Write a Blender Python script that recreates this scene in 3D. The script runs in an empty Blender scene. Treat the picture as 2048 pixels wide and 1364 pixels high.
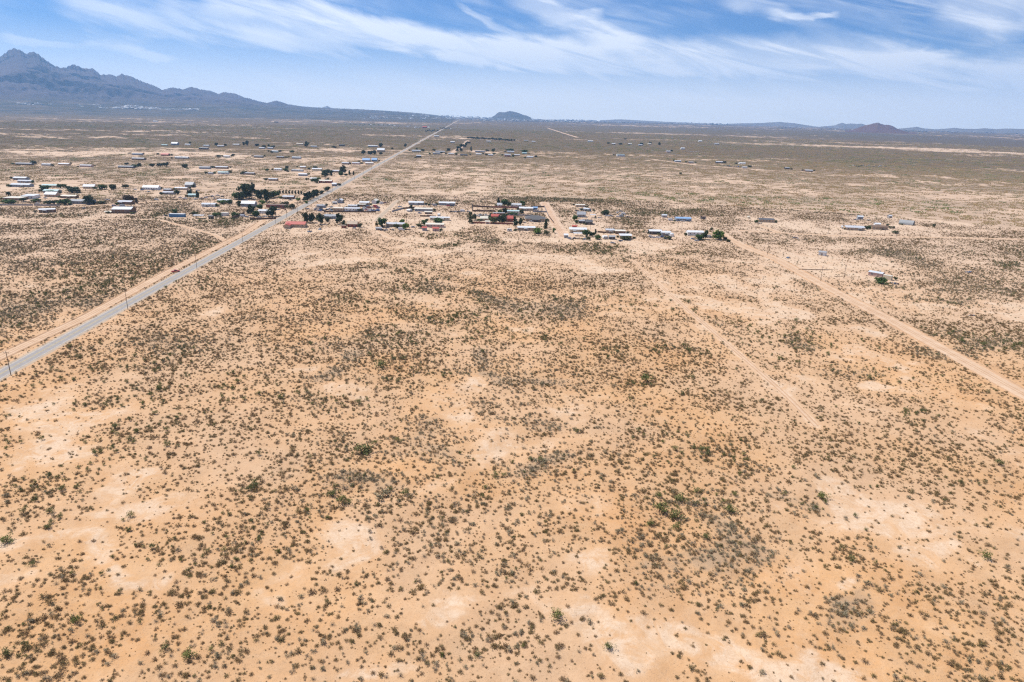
import bpy, math, random
import numpy as np
from mathutils import Vector, Matrix

# ------------------------------------------------------------------ camera
SC = bpy.context.scene
COL = SC.collection
F_PX, CAM_H = 1365.0, 110.0
TH, RO = math.atan(453/1365), math.radians(1.5)
_F = np.array([0, math.cos(TH), -math.sin(TH)])
_r = np.array([1., 0, 0]); _u = np.array([0, math.sin(TH), math.cos(TH)])
_R = math.cos(RO)*_r + math.sin(RO)*_u
_U = -math.sin(RO)*_r + math.cos(RO)*_u
cam = bpy.data.cameras.new('camera'); camo = bpy.data.objects.new('camera', cam); COL.objects.link(camo)
cam.sensor_width = 36; cam.lens = 36*F_PX/2048; cam.clip_start = 1; cam.clip_end = 300000
m = Matrix(((_R[0], _U[0], -_F[0], 0), (_R[1], _U[1], -_F[1], 0), (_R[2], _U[2], -_F[2], CAM_H), (0, 0, 0, 1)))
camo.matrix_world = m
SC.camera = camo
def ray(px, py):
    return _F + _R*(px-1024)/F_PX - _U*(py-682)/F_PX
def gp(px, py):                      # a surveyed point of the plain
    d = ray(px, py); t = -CAM_H/d[2]
    return np.array([d[0]*t, d[1]*t])
def mpp(px, py):                     # metres per photo pixel at that point
    d = ray(px, py); t = -CAM_H/d[2]
    return t/F_PX
def azel(px, py):
    d = ray(px, py)
    return math.degrees(math.atan2(d[0], d[1])), math.degrees(math.atan2(d[2], math.hypot(d[0], d[1])))

# ------------------------------------------------------------------ light and exposure
SUN_EL, SUN_AZ = 60.0, -62.0         # azimuth from +Y towards +X
sd = Vector((math.cos(math.radians(SUN_EL))*math.sin(math.radians(SUN_AZ)),
             math.cos(math.radians(SUN_EL))*math.cos(math.radians(SUN_AZ)), math.sin(math.radians(SUN_EL))))
sl = bpy.data.lights.new('sun', 'SUN'); sl.energy = 4.7; sl.angle = math.radians(0.5); sl.color = (1.0, 0.96, 0.89)
so = bpy.data.objects.new('sun', sl); COL.objects.link(so)
so.rotation_euler = (-sd).to_track_quat('-Z', 'Y').to_euler(); so.location = (0, 0, 2500)
SC.view_settings.view_transform = 'Standard'; SC.view_settings.look = 'None'
SC.view_settings.exposure = 0.12; SC.view_settings.gamma = 1; SC.view_settings.use_curve_mapping = False
try:
    SC.cycles.max_bounces = 5; SC.cycles.diffuse_bounces = 2; SC.cycles.glossy_bounces = 2
    SC.cycles.transmission_bounces = 2; SC.cycles.volume_bounces = 3; SC.cycles.transparent_max_bounces = 8
    SC.cycles.use_adaptive_sampling = False; SC.cycles.use_denoising = False
    SC.cycles.pixel_filter_type = 'BLACKMAN_HARRIS'; SC.cycles.filter_width = 1.25
except Exception: pass

# ---- node helpers
class NT:
    def __init__(s, nt): s.nt = nt; s.n = nt.nodes; s.l = nt.links
    def new(s, t, **k):
        n = s.n.new(t)
        for a, b in k.items(): setattr(n, a, b)
        return n
    def put(s, sock, v):
        if v is None: return
        if isinstance(v, bpy.types.NodeSocket): s.l.new(v, sock)
        else:
            try: sock.default_value = v
            except Exception: sock.default_value = (*v, 1.0)
    def math(s, op, a, b=None, c=None, clamp=False):
        n = s.new('ShaderNodeMath', operation=op); n.use_clamp = clamp
        s.put(n.inputs[0], a); s.put(n.inputs[1], b); s.put(n.inputs[2], c); return n.outputs[0]
    def mix(s, f, a, b, mode='MIX'):
        n = s.new('ShaderNodeMix', data_type='RGBA', blend_type=mode)
        s.put(n.inputs[0], f); s.put(n.inputs[6], a); s.put(n.inputs[7], b); return n.outputs[2]
    def ss(s, x, a, b, lo=0.0, hi=1.0):
        n = s.new('ShaderNodeMapRange', interpolation_type='SMOOTHSTEP')
        s.put(n.inputs[0], x); n.inputs[1].default_value = a; n.inputs[2].default_value = b
        n.inputs[3].default_value = lo; n.inputs[4].default_value = hi; return n.outputs[0]
    def noise(s, vec, scale, detail=3, rough=0.55, dist=0.0, lac=2.0):
        n = s.new('ShaderNodeTexNoise'); s.put(n.inputs['Vector'], vec)
        n.inputs['Scale'].default_value = scale; n.inputs['Detail'].default_value = detail
        n.inputs['Roughness'].default_value = rough; n.inputs['Distortion'].default_value = dist
        n.inputs['Lacunarity'].default_value = lac
        return n.outputs[0]

# ------------------------------------------------------------------ world: sky with cirrus
world = bpy.data.worlds.new('World'); SC.world = world; world.use_nodes = True
W = NT(world.node_tree); W.n.clear()
sky = W.new('ShaderNodeTexSky', sky_type='NISHITA'); sky.sun_disc = False
sky.sun_elevation = math.radians(SUN_EL); sky.sun_rotation = math.radians(SUN_AZ)
sky.altitude = 1300; sky.air_density = 0.85; sky.dust_density = 0.1; sky.ozone_density = 2.5
tc = W.new('ShaderNodeTexCoord'); sx = W.new('ShaderNodeSeparateXYZ'); W.l.new(tc.outputs['Generated'], sx.inputs[0])
X, Y, Z = sx.outputs
az = W.math('ARCTAN2', X, Y); el = W.math('ARCSINE', Z)
azn = W.math('MULTIPLY_ADD', az, 180/math.pi/120.0, 0.5)          # -60..60 deg -> 0..1
eln = W.math('MULTIPLY', el, 180/math.pi/20.0)                     # 0..20 deg -> 0..1
zc = W.math('MAXIMUM', Z, 0.015)
pl = W.new('ShaderNodeCombineXYZ'); W.l.new(W.math('DIVIDE', X, zc), pl.inputs[0]); W.l.new(W.math('DIVIDE', Y, zc), pl.inputs[1])
ca = W.new('ShaderNodeCombineXYZ'); W.l.new(az, ca.inputs[0]); W.l.new(el, ca.inputs[1])
def skymap(rz, sc, loc=(0, 0, 0)):
    n = W.new('ShaderNodeMapping'); W.l.new(ca.outputs[0], n.inputs[0])
    n.inputs['Rotation'].default_value = (0, 0, rz); n.inputs['Scale'].default_value = sc; n.inputs['Location'].default_value = loc
    return n.outputs[0]
# wispy grain that runs down to the right in the sky, as the cirrus does
rot = skymap(math.radians(13), (1, 1, 1))
st = W.new('ShaderNodeMapping'); W.l.new(rot, st.inputs[0]); st.inputs['Scale'].default_value = (5.0, 42.0, 1)
grain = W.noise(st.outputs[0], 1.0, 6, 0.62, 0.9)
st2 = W.new('ShaderNodeMapping'); W.l.new(rot, st2.inputs[0]); st2.inputs['Scale'].default_value = (14.0, 40.0, 1)
puff = W.noise(st2.outputs[0], 1.0, 6, 0.6, 0.6)
st3 = W.new('ShaderNodeMapping'); W.l.new(rot, st3.inputs[0]); st3.inputs['Scale'].default_value = (3.0, 9.0, 1)
big = W.noise(st3.outputs[0], 1.0, 4, 0.55, 0.5)
warp = W.math('MULTIPLY_ADD', puff, 0.07, -0.035)
warp2 = W.math('MULTIPLY_ADD', big, 0.06, -0.03)
elw = W.math('ADD', W.math('ADD', eln, warp), warp2)
def curve(pts, fac):
    n = W.new('ShaderNodeFloatCurve'); cv = n.mapping.curves[0]
    pts = sorted(pts)
    while len(cv.points) < len(pts): cv.points.new(0.5, 0.5)
    for p, (x, y) in zip(cv.points, pts): p.location = (x, y); p.handle_type = 'AUTO'
    n.mapping.extend = 'HORIZONTAL'
    n.mapping.use_clip = False
    n.mapping.update(); W.put(n.inputs['Value'], fac); return n.outputs[0]
def ribbon(pts, wpx, inten, wob=1.0, glo=0.36, ghi=0.60, crisp=0.3):
    cp = []; ip = []
    for i, p in enumerate(pts):
        a, e = azel(p[0], p[1]); cp.append((a/120+.5, e/20)); ip.append((a/120+.5, p[2] if len(p) > 2 else 1.0))
    c = curve(cp, azn); I = curve(ip, azn)
    d = W.math('ABSOLUTE', W.math('SUBTRACT', elw, c))
    w = wpx*1.2*0.042/20
    m_ = W.ss(d, w*crisp, w*1.15, 1, 0)
    gr = W.ss(grain, glo, ghi, 0.50, 1)
    lo_, hi_ = min(x for x, _ in cp), max(x for x, _ in cp); fd = max(.006, .22*(hi_-lo_)) if hi_-lo_ < .12 else .02
    inside = W.math('MULTIPLY', W.ss(azn, lo_, lo_+fd), W.ss(azn, hi_-fd, hi_, 1, 0))
    return W.math('MULTIPLY', W.math('MULTIPLY', W.math('MULTIPLY', m_, I, clamp=True), gr), W.math('MULTIPLY', inside, inten))
RIB = [
 ([(60,-30,0),(115,0,.5),(250,37,.9),(350,58,.8),(450,76,.8),(525,78,1),(600,84,.6),(700,100,.35),(780,112,0)], 26, .75),
 ([(270,-15,0),(330,8,.8),(420,35,.7),(560,74,.8),(640,84,.7),(720,95,0)], 18, .6),
 ([(360,-25,0),(430,0,.7),(560,22,.8),(650,46,.9),(760,74,1),(900,102,1),(1000,114,1),(1100,112,.6),(1180,115,0)], 22, 1.0),
 ([(540,-30,0),(590,0,.8),(700,42,1),(800,66,1),(950,92,1),(1060,100,1),(1150,110,0)], 19, .95),
 ([(980,-35,0),(1035,-5,.7),(1110,26,.9),(1180,52,1),(1235,78,1),(1290,96,.5),(1340,104,0)], 22, 1.0),
 ([(900,-10,0),(915,12,.8),(960,38,.7),(1020,62,.6),(1080,84,0)], 7, .7),
 ([(1060,20,0),(1110,36,.6),(1180,22,.9),(1225,30,0)], 9, .7),
 ([(840,75,0),(920,100,.7),(1010,108,1),(1150,112,1),(1300,118,1),(1500,120,1),(1700,122,1),(1790,128,1),(1900,150,.8),(2048,160,.7),(2200,170,.4)], 34, 1.0),
 ([(980,130,.2),(1150,150,.7),(1300,150,.9),(1450,160,.95),(1600,150,.9),(1750,150,.8),(1900,155,.8),(2048,150,.9),(2200,150,.6)], 34, .75),
 ([(1150,128,0),(1185,140,.9),(1215,156,.9),(1260,168,.5),(1310,172,0)], 7, .8),
 ([(-60,70,.5),(10,78,.8),(100,92,.8),(200,98,.6),(300,116,1),(360,127,.9),(420,136,.5),(470,142,0)], 10, .85),
 ([(130,60,0),(190,78,.7),(260,90,.7),(300,86,.6),(355,88,0)], 13, .6),
 ([(1410,-20,0),(1450,0,.7),(1540,22,.8),(1590,42,.6),(1650,66,.4),(1740,92,0)], 14, .55),
 ([(1520,26,0),(1590,38,.9),(1640,34,.9),(1695,30,0)], 6, .8),
 ([(1780,120,0),(1830,108,1),(1900,104,.7),(1950,103,0)], 5, .85),
 ([(1820,108,0),(1870,112,1),(1925,105,0)], 4, .8),
 ([(1830,-30,0),(1880,0,.55),(1940,10,.9),(1990,22,1),(2030,20,.8),(2120,-10,.7),(2200,-20,0)], 44, .8),
 ([(1960,50,0),(1985,66,.6),(2010,80,.2),(2048,84,0)], 16, .5),
]
dens = None
for a_ in RIB:
    r_ = ribbon(*a_)
    dens = r_ if dens is None else W.math('SUBTRACT', 1.0, W.math('MULTIPLY', W.math('SUBTRACT', 1.0, r_, clamp=True), W.math('SUBTRACT', 1.0, dens, clamp=True)))
# thin veil everywhere, and the same kind of cirrus over the rest of the sky
veil = W.math('MULTIPLY', W.ss(big, .36, .70), W.ss(grain, .36, .66))
low = W.ss(eln, 0.30, 0.05, 0, 1)
veil_low = W.math('MULTIPLY', low, W.ss(grain, .2, .8, .86, 1.0))
mp = W.new('ShaderNodeMapping'); W.l.new(pl.outputs[0], mp.inputs[0]); mp.inputs['Rotation'].default_value = (0, 0, .5); mp.inputs['Scale'].default_value = (.5, .16, 1)
over = W.math('MULTIPLY', W.ss(W.noise(mp.outputs[0], 1.0, 5, .6, .8), .5, .72, 0, .75), W.ss(eln, .42, .6))
tot = W.math('MAXIMUM', W.math('MAXIMUM', dens, veil_low), W.math('MAXIMUM', W.math('MULTIPLY', veil, .66), over))
hs = W.new('ShaderNodeHueSaturation'); hs.inputs['Saturation'].default_value = 1.0; hs.inputs['Value'].default_value = 1.0
W.l.new(sky.outputs[0], hs.inputs['Color'])
tint = W.mix(1.0, hs.outputs[0], (0.45, 0.70, 1.02, 1), 'MULTIPLY')
cloud = W.mix(W.ss(eln, 0, .4), (12.0, 12.0, 12.0, 1), (11.2, 11.4, 11.8, 1))
skyc = W.mix(W.math('MINIMUM', tot, .93), tint, cloud)
bg = W.new('ShaderNodeBackground'); W.l.new(skyc, bg.inputs[0]); bg.inputs[1].default_value = 0.1
wo = W.new('ShaderNodeOutputWorld'); W.l.new(bg.outputs[0], wo.inputs[0])
world.cycles.sampling_method = 'MANUAL'; world.cycles.sample_map_resolution = 512

# ------------------------------------------------------------------ numpy noise
def _h(ix, iy, seed):
    h = (ix.astype(np.int64)*374761393 + iy.astype(np.int64)*668265263 + seed*974634777) & 0xffffffff
    h = ((h ^ (h >> 13))*1274126177) & 0xffffffff
    h = h ^ (h >> 16)
    return (h & 0xffffff)/float(0xffffff)*2-1
def vn(x, y, seed=0):
    x = np.asarray(x, float); y = np.asarray(y, float)
    ix = np.floor(x); iy = np.floor(y); fx = x-ix; fy = y-iy
    ux = fx*fx*fx*(fx*(fx*6-15)+10); uy = fy*fy*fy*(fy*(fy*6-15)+10)
    a = _h(ix, iy, seed); b = _h(ix+1, iy, seed); c = _h(ix, iy+1, seed); d = _h(ix+1, iy+1, seed)
    return (a*(1-ux)+b*ux)*(1-uy)+(c*(1-ux)+d*ux)*uy
def fbm(x, y, oct=3, seed=0, gain=.5):
    s = 0; a = 1; t = 0
    for i in range(oct):
        ca_, sa_ = math.cos(i*1.1), math.sin(i*1.1)
        s = s + a*vn((x*ca_-y*sa_)*2**i + i*17.3, (x*sa_+y*ca_)*2**i - i*9.1, seed+i*101); t += a; a *= gain
    return s/t*1.5
def sst(x, a, b):
    t = np.clip((x-a)/(b-a), 0, 1); return t*t*(3-2*t)

# ------------------------------------------------------------------ roads (plan view polylines)
def P(*pts): return np.array([gp(*p) for p in pts])
def hx(y): return -199.0-0.0655*y
HWY = np.array([[hx(y), y] for y in (60, 200, 400, 800, 1600, 3200, 6400, 9000, 13000, 19500)])
TRACK_L = np.array([[-219-.052*y, y] for y in (60, 150)] + [list(gp(*p)) for p in ((0,713),(164,638),(273,578),(355,534),(492,465))] + [[-271, 800], [-290, 1000], [-322, 1400]])
ROAD_R = np.array([[229, 60], [228, 180]] + [list(gp(*p)) for p in ((2048,790),(1950,734),(1870,690),(1790,645),(1660,578),(1551,517),(1497,497),(1462,479))] + [[211, 720]])
ROADS = [
 # name, points, half width, kind
 ('highway', HWY, 3.5),
 ('dirt_track', TRACK_L, 2.6),
 ('dirt_road', ROAD_R, 3.9),
 ('side_road', P((797,400),(790,405),(770,424),(757,436),(752,443)), 2.6),
 ('dirt_track', P((752,443),(753,458),(775,474),(830,484),(905,486)), 2.5),
 ('dirt_lane', P((1088,405),(1099,425),(1112,450),(1128,474)), 5.0),
 ('dirt_lane', P((944,449),(1000,452),(1060,452),(1112,451)), 2.4),
 ('dirt_lane', P((1465,481),(1440,468),(1380,461),(1290,460),(1180,462),(1118,460)), 2.6),
 ('dirt_lane', P((1478,461),(1560,466),(1673,472),(1780,474),(1880,475),(2100,480)), 3.2),
 ('dirt_lane', P((1522,452),(1545,460),(1560,466)), 3.0),
 ('dirt_track', P((1262,519),(1330,580),(1395,636),(1480,710),(1560,778),(1612,830),(1632,852)), 1.15),
 ('dirt_lane', P((1095,256),(1120,264),(1155,275)), 7.0),
 ('dirt_lane', P((480,498),(430,470),(320,440),(200,437),(-60,441)), 1.6),
 ('dirt_lane', P((10,412),(160,413),(330,402),(560,402)), 3.0),
 ('dirt_lane', P((0,366),(200,366),(420,377),(560,372),(700,368)), 3.5),
 ('dirt_lane', P((0,300),(300,296),(640,300),(815,302)), 6.0),
 ('dirt_lane', P((905,305),(927,291),(936,281)), 6.0),
 ('dirt_lane', P((1300,318),(1390,330),(1500,338),(1560,342)), 5.0),
]
def seg_dist(x, y, poly, reach=60):
    d = np.full(x.shape, 1e9)
    for (a, b) in zip(poly[:-1], poly[1:]):
        ab = b-a; L = float(ab@ab)
        t = np.clip(((x-a[0])*ab[0]+(y-a[1])*ab[1])/L, 0, 1)
        d = np.minimum(d, np.hypot(x-a[0]-t*ab[0], y-a[1]-t*ab[1]))
    return d
def road_edge(x, y):                       # distance beyond the nearest road edge (negative inside)
    d = np.full(np.shape(x), 1e9)
    for n, p, w in ROADS: d = np.minimum(d, seg_dist(x, y, p)-w)
    return d
# ------------------------------------------------------------------ lie of the land: dense and bare patches
def blob(px, py, rx, ry, s, grey=0., green=0.):
    c = gp(px, py); k = mpp(px, py)
    d = ray(px, py); sinv = -d[2]/np.linalg.norm(d)
    return (c[0], c[1], rx*k, ry*k/max(sinv, .02), s, grey, green)
BLOBS = [blob(*b) for b in [
 # foreground bare pans
 (700,1095,75,34,-1),(640,1140,60,25,-.7),(930,1190,80,30,-.7),(1050,1160,70,30,-.9),(1180,1205,80,30,-1),(130,1085,130,28,-.8),(300,1105,80,22,-.6),
 (1720,1010,110,32,-1),(1700,1150,30,18,-.9),(1560,1290,90,60,-1),(1650,1340,90,40,-.8),(1210,1110,60,40,-.8),(1900,1255,110,45,-.6),(1830,1080,70,24,-.8),
 (820,1310,75,38,-1),(700,1330,60,30,-.6),(560,1190,60,22,-.8),(430,1180,60,20,-.5),(120,820,110,22,-.7),(60,860,80,20,-.6),(330,950,60,20,-.7),(180,900,60,20,-.5),(270,1000,80,14,-.6),
 (870,960,30,16,-.6),(1180,1010,60,25,-.5),(1230,960,50,16,-.5),(1480,960,60,16,-.5),(1100,1290,50,25,-.6),(1370,1250,90,30,-.5),(1950,870,60,16,-.4),(1330,1160,50,20,-.5),(950,1130,50,20,-.3),(1800,1200,60,22,-.4),(60,1180,70,22,-.3),
 # foreground dense stands
 (730,890,55,20,.6,.2,.8),(720,970,90,30,1,.7,.5),(520,990,36,16,.8,.4,.6),(560,1070,80,80,.7,.1),(1370,1010,75,32,1,.4,.9),(1400,1095,85,50,.9,.9,.1),(1070,920,45,28,.8,.7,.4),(985,940,30,20,.7,.2,.6),
 (1590,985,30,14,.4,.6,.3),(1650,985,35,18,.6,.6,.5),(1455,925,60,22,.7,.3,.3),(1700,1195,85,45,1,.8,.2),(250,800,50,14,.7,.3,.4),(300,870,70,30,.5),(620,800,90,18,.7,.3,.6),(990,820,60,20,.6,.3,.3),(1800,820,30,16,.7,.2,.7),(1850,870,60,30,.5),(1920,930,60,40,.5),
 (1120,850,70,20,.5,.4),(840,880,50,16,.5,.5),(1300,880,60,30,.45),(1230,1080,90,25,.4),(1450,1180,80,40,.5),(1850,1310,90,40,.6),(480,1260,60,60,.4),(130,950,60,40,.3),(350,1180,80,40,.35),(900,1050,70,30,.4),(600,920,90,20,.4),(1060,1260,70,40,.3),(1980,1340,60,40,.5),(320,1300,90,40,.3),(60,1290,90,50,.55),(90,1230,70,30,.4),(1990,1290,60,60,.5),(1960,1180,60,30,.4),(200,1200,90,30,.3),(60,1010,80,30,.35),
 # the parcel
 (990,585,55,14,1,.8,.4),(890,630,100,7,1,.2,.8),(645,600,50,14,.7,.2,.5),(820,562,50,12,.8,.7,.2),(700,535,70,9,.5,.3,.3),(1080,605,60,18,.8,.8,.1),(750,675,55,20,.8,.4,.5),(985,700,32,18,.9,.7,.5),(320,715,90,24,.9,.6,.5),(250,690,60,16,.6,.6,.3),(1220,690,36,12,.7,.3,.5),(1375,680,32,10,.8,.1,.8),(1437,686,26,10,.8,.2,.7),
 (1575,672,50,14,.9,.8,.4),(1680,748,60,16,.7,.6,.4),(1285,762,40,9,.8,.1,.8),(880,742,60,14,.7,.3,.5),(690,712,45,18,.8,.9,.1),(640,745,60,16,.5,.9,0),(1030,750,60,14,.4,.6,.2),(1850,705,60,12,.5,.5,.3),(1790,690,60,12,.5,.5,.3),(970,650,70,10,.5,.4,.3),(1400,570,60,12,.3),(540,640,60,25,.4),(600,690,60,18,.4,.3,.2),(1140,760,90,10,.4),(1130,560,80,14,.4),(430,590,90,20,.45),(1700,640,60,12,.5,.3,.2),(1590,560,60,8,.5,.3,.3),
 (560,730,70,14,-.8),(800,590,60,9,-.7),(1110,640,60,10,-.6),(1150,720,60,12,-.4),(420,640,30,10,-.7),(740,760,70,9,-.7),(950,545,50,6,-.7),(1180,530,80,6,-.8),(1540,610,60,10,-.5),(1750,770,70,8,-.7),(1480,640,50,14,-.4),(1330,720,50,14,-.3),(940,760,60,8,-.5),(1230,620,50,12,-.3),(650,530,70,6,-.8),
 # left of the highway
 (40,645,90,40,.9,.6,.6),(120,600,90,24,.5,.5,.3),(390,502,50,9,1,.1,.9),(350,518,30,7,.9,.1,.8),(160,520,120,14,.6,.2,.3),(30,500,60,12,.7,.7,.2),(250,548,90,14,.6,.2,.2),(140,565,90,12,.3),(60,470,60,8,-.9),(200,500,90,8,-.5),(60,548,60,8,-.4),(300,475,50,8,.3),(470,455,50,10,.6,.2,.5),(300,430,50,8,.7,.1,.9),(130,430,60,4,.6,.1,.7),(430,450,70,8,.6,.2,.6),(30,440,80,8,-.7),(100,455,80,8,.2),(460,372,60,6,-1),(60,374,70,6,-.9),(250,396,60,4,-.7),
 # beyond the parcel
 (860,486,50,6,.9,.2,.8),(1010,478,50,8,.7,.3,.5),(1180,489,70,8,.8,.2,.6),(1150,478,30,8,.5,.1,.6),(1310,455,40,8,.6,.2,.6),(1270,435,60,9,.9,.3,.8),(1330,420,90,6,.8,.3,.6),(1450,420,60,6,.7,.3,.5),(1740,505,60,8,.8,.6,.4),(1800,520,40,8,.6,.5,.4),(1850,455,90,6,-.6),(1600,470,80,5,.3),(1780,500,60,12,.4),(1960,690,100,14,1,.8,.6),(1860,662,50,10,1,.4,.7),(1980,510,80,8,.5,.3,.4),(1900,570,90,20,.4,.3,.2),(2000,530,50,7,.7,.3,.6),(1880,600,40,9,.7,.3,.5),(1730,570,30,7,.7,.1,.8),(1940,640,80,16,.3),
 (1390,445,60,7,-.8),(1560,450,60,8,-1),(1740,458,100,10,-1),(1590,520,90,12,-.9),(1680,530,70,6,-.6),(1690,490,90,6,-.4),(730,440,55,7,-1),(620,462,60,5,-1),(780,410,30,10,-1),(850,430,60,14,-1),(900,450,60,10,-1),(1010,432,75,12,-1),(1080,470,60,6,-.6),(1160,440,40,14,-.9),(1200,472,90,7,-.8),(1340,480,80,6,-.7),(680,415,80,8,-.9),(900,500,90,3,-.5),(800,475,60,4,-.7),(1040,500,300,3,-.3),
 (960,382,110,9,-.35),(1100,390,120,7,.6,.3,.5),(1000,340,250,12,-.15),(750,355,25,8,.5,.2,.4),(1150,372,70,5,.5,.2,.5),(1300,380,120,9,.35,.3,.4),(1500,395,150,7,.7,.3,.5),(1700,400,160,8,.55,.3,.4),(1900,420,120,7,.4,.2,.4),(1950,350,140,8,.5,.3,.3),(1830,440,70,5,-.7),
 # far plain
 (180,286,260,7,.9,.3,.5),(60,250,300,4,.8,.3,.5),(300,310,260,5,-.8),(120,325,160,5,.3),(200,262,260,1.6,-1),(60,229,330,4,.8,.3,.5),(520,270,240,7,.5,.4,.3),(640,300,200,5,-.6),(480,255,200,3,.4,.3,.4),(230,350,90,6,.8,.2,.6),(60,343,80,6,.6,.2,.4),(420,355,60,4,.6,.3,.4),(540,332,80,3,.5,.2,.6),(700,250,60,3,.9,0,1),(760,262,160,4,.3,.3,.3),(960,257,250,5,.8,.3,.6),(1400,262,300,7,.75,.3,.6),(1150,290,300,8,.4,.3,.4),(1500,285,300,7,.4,.3,.4),(1750,320,250,9,.45,.3,.4),(1300,350,250,8,.2,.3,.3),(1000,305,60,3,-.4),(1400,270,300,1.4,-.8),(1250,345,100,2,-.3),(1100,320,120,4,.25),
 (1850,281,170,8,1,.9,0),(2020,283,120,12,1,.9,0),(1730,268,90,4,.9,.9,0),(1800,296,220,4,-.9),(1950,305,140,4,-.6),(1620,270,60,3,-.7),(1900,330,150,4,-.4),
]]
YARDS = []      # filled by the building table, cleared ground
def land(x, y):
    """veg 0..1, grey 0..1, green 0..1 for plan positions"""
    x = np.asarray(x, float); y = np.asarray(y, float)
    r = np.hypot(x, y)
    wx = x + 9*vn(x/22, y/22, 91) ; wy = y + 9*vn(x/22, y/22, 92)
    a = fbm(wx/15, wy/15, 3, 1); b = fbm(wx/60, wy/60, 3, 2); c = fbm(x/300, y/260, 3, 3)
    d = fbm(x/1500, y/700, 3, 4)
    v = .41 + .27*a + .33*b + (.18+.1*sst(r, 1500, 3000)-.08*sst(r, 700, 1100))*c + .30*d*sst(r, 800, 2500) + .20*sst(r, 1000, 4000) + .34*fbm(x/650+7, y/170, 4, 44)*sst(r, 1300, 2800) + .22*sst(r, 450, 1100)
    g = .30*fbm(x/90+50, y/90, 3, 7)+.05; gr = .35*fbm(x/70-30, y/70, 3, 8)-.05
    ex = 1+.5*fbm(x/13, y/13, 2, 12)
    bs = np.clip(r/300, 1, 12); ux = x + 13*bs*fbm(x/(30*bs), y/(30*bs), 3, 21); uy = y + 13*bs*fbm(x/(30*bs)+9, y/(30*bs), 3, 22)
    for (bx, by, rx, ry, s, gy, gn) in BLOBS:
        if rx <= 0: continue
        q = ((ux-bx)/(rx*1.1))**2 + ((uy-by)/(ry*1.1))**2
        w = np.where(q < 6, np.exp(-(q**1.3)*1.2*ex), 0)
        v = v + w*s*(.62 if s > 0 else .62); g = g + w*gy*.9; gr = gr + w*gn*.8
    e = np.full(x.shape, 1e9)
    for n, p, wd in ROADS:
        e = np.minimum(e, seg_dist(x, y, p)-wd*1.12)
    v = v*(.05+.95*sst(e, -0.3, 2.2+.5*0))
    for (yx, yy, rr) in YARDS:
        q = np.hypot(x-yx, (y-yy)*.8)/rr; v = v*(1-.72*np.clip(1.25-q, 0, 1))
    return np.clip(v, 0, 1), np.clip(g, 0, 1), np.clip(gr, 0, 1), e
def zrel(x, y, e=None):
    x = np.asarray(x, float); y = np.asarray(y, float)
    if e is None: e = road_edge(x, y)
    r = np.hypot(x, y)
    h = .55*fbm(x/26, y/26, 3, 31)+.25*fbm(x/7, y/7, 2, 33)
    return h*sst(e, 1, 16)*(1-sst(r, 500, 900))

# ------------------------------------------------------------------ materials
MATS = {}
def mat(name, col, rough=.8, metal=0., var=.0, scale=1.0, bump=0., spec=.3):
    if name in MATS: return MATS[name]
    m = bpy.data.materials.new(name); m.use_nodes = True; n = NT(m.node_tree)
    b = m.node_tree.nodes['Principled BSDF']
    b.inputs['Roughness'].default_value = rough; b.inputs['Metallic'].default_value = metal
    b.inputs['Specular IOR Level'].default_value = spec
    g = n.new('ShaderNodeNewGeometry')
    ns = n.noise(g.outputs['Position'], scale, 4, .6)
    v = var or .12
    c = n.mix(n.ss(ns, .3, .7), tuple(max(0, k*(1-v)) for k in col)+(1,), tuple(min(1, k*(1+v)) for k in col)+(1,))
    n.l.new(c, b.inputs['Base Color'])
    if bump:
        bp = n.new('ShaderNodeBump'); bp.inputs['Strength'].default_value = bump; n.l.new(ns, bp.inputs['Height']); n.l.new(bp.outputs[0], b.inputs['Normal'])
    MATS[name] = m; return m
def ribbed(name, col, axis=0, pitch=3.0, rough=.45):
    if name in MATS: return MATS[name]
    m = mat(name, col, rough, 0, .08, .6); n = NT(m.node_tree); b = m.node_tree.nodes['Principled BSDF']
    t = n.new('ShaderNodeTexCoord'); w = n.new('ShaderNodeTexWave'); w.wave_type = 'BANDS'; w.bands_direction = 'XYZ'[axis]
    n.l.new(t.outputs['Object'], w.inputs['Vector']); w.inputs['Scale'].default_value = pitch
    bp = n.new('ShaderNodeBump'); bp.inputs['Strength'].default_value = .3; n.l.new(w.outputs[1], bp.inputs['Height']); n.l.new(bp.outputs[0], b.inputs['Normal'])
    return m

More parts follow.
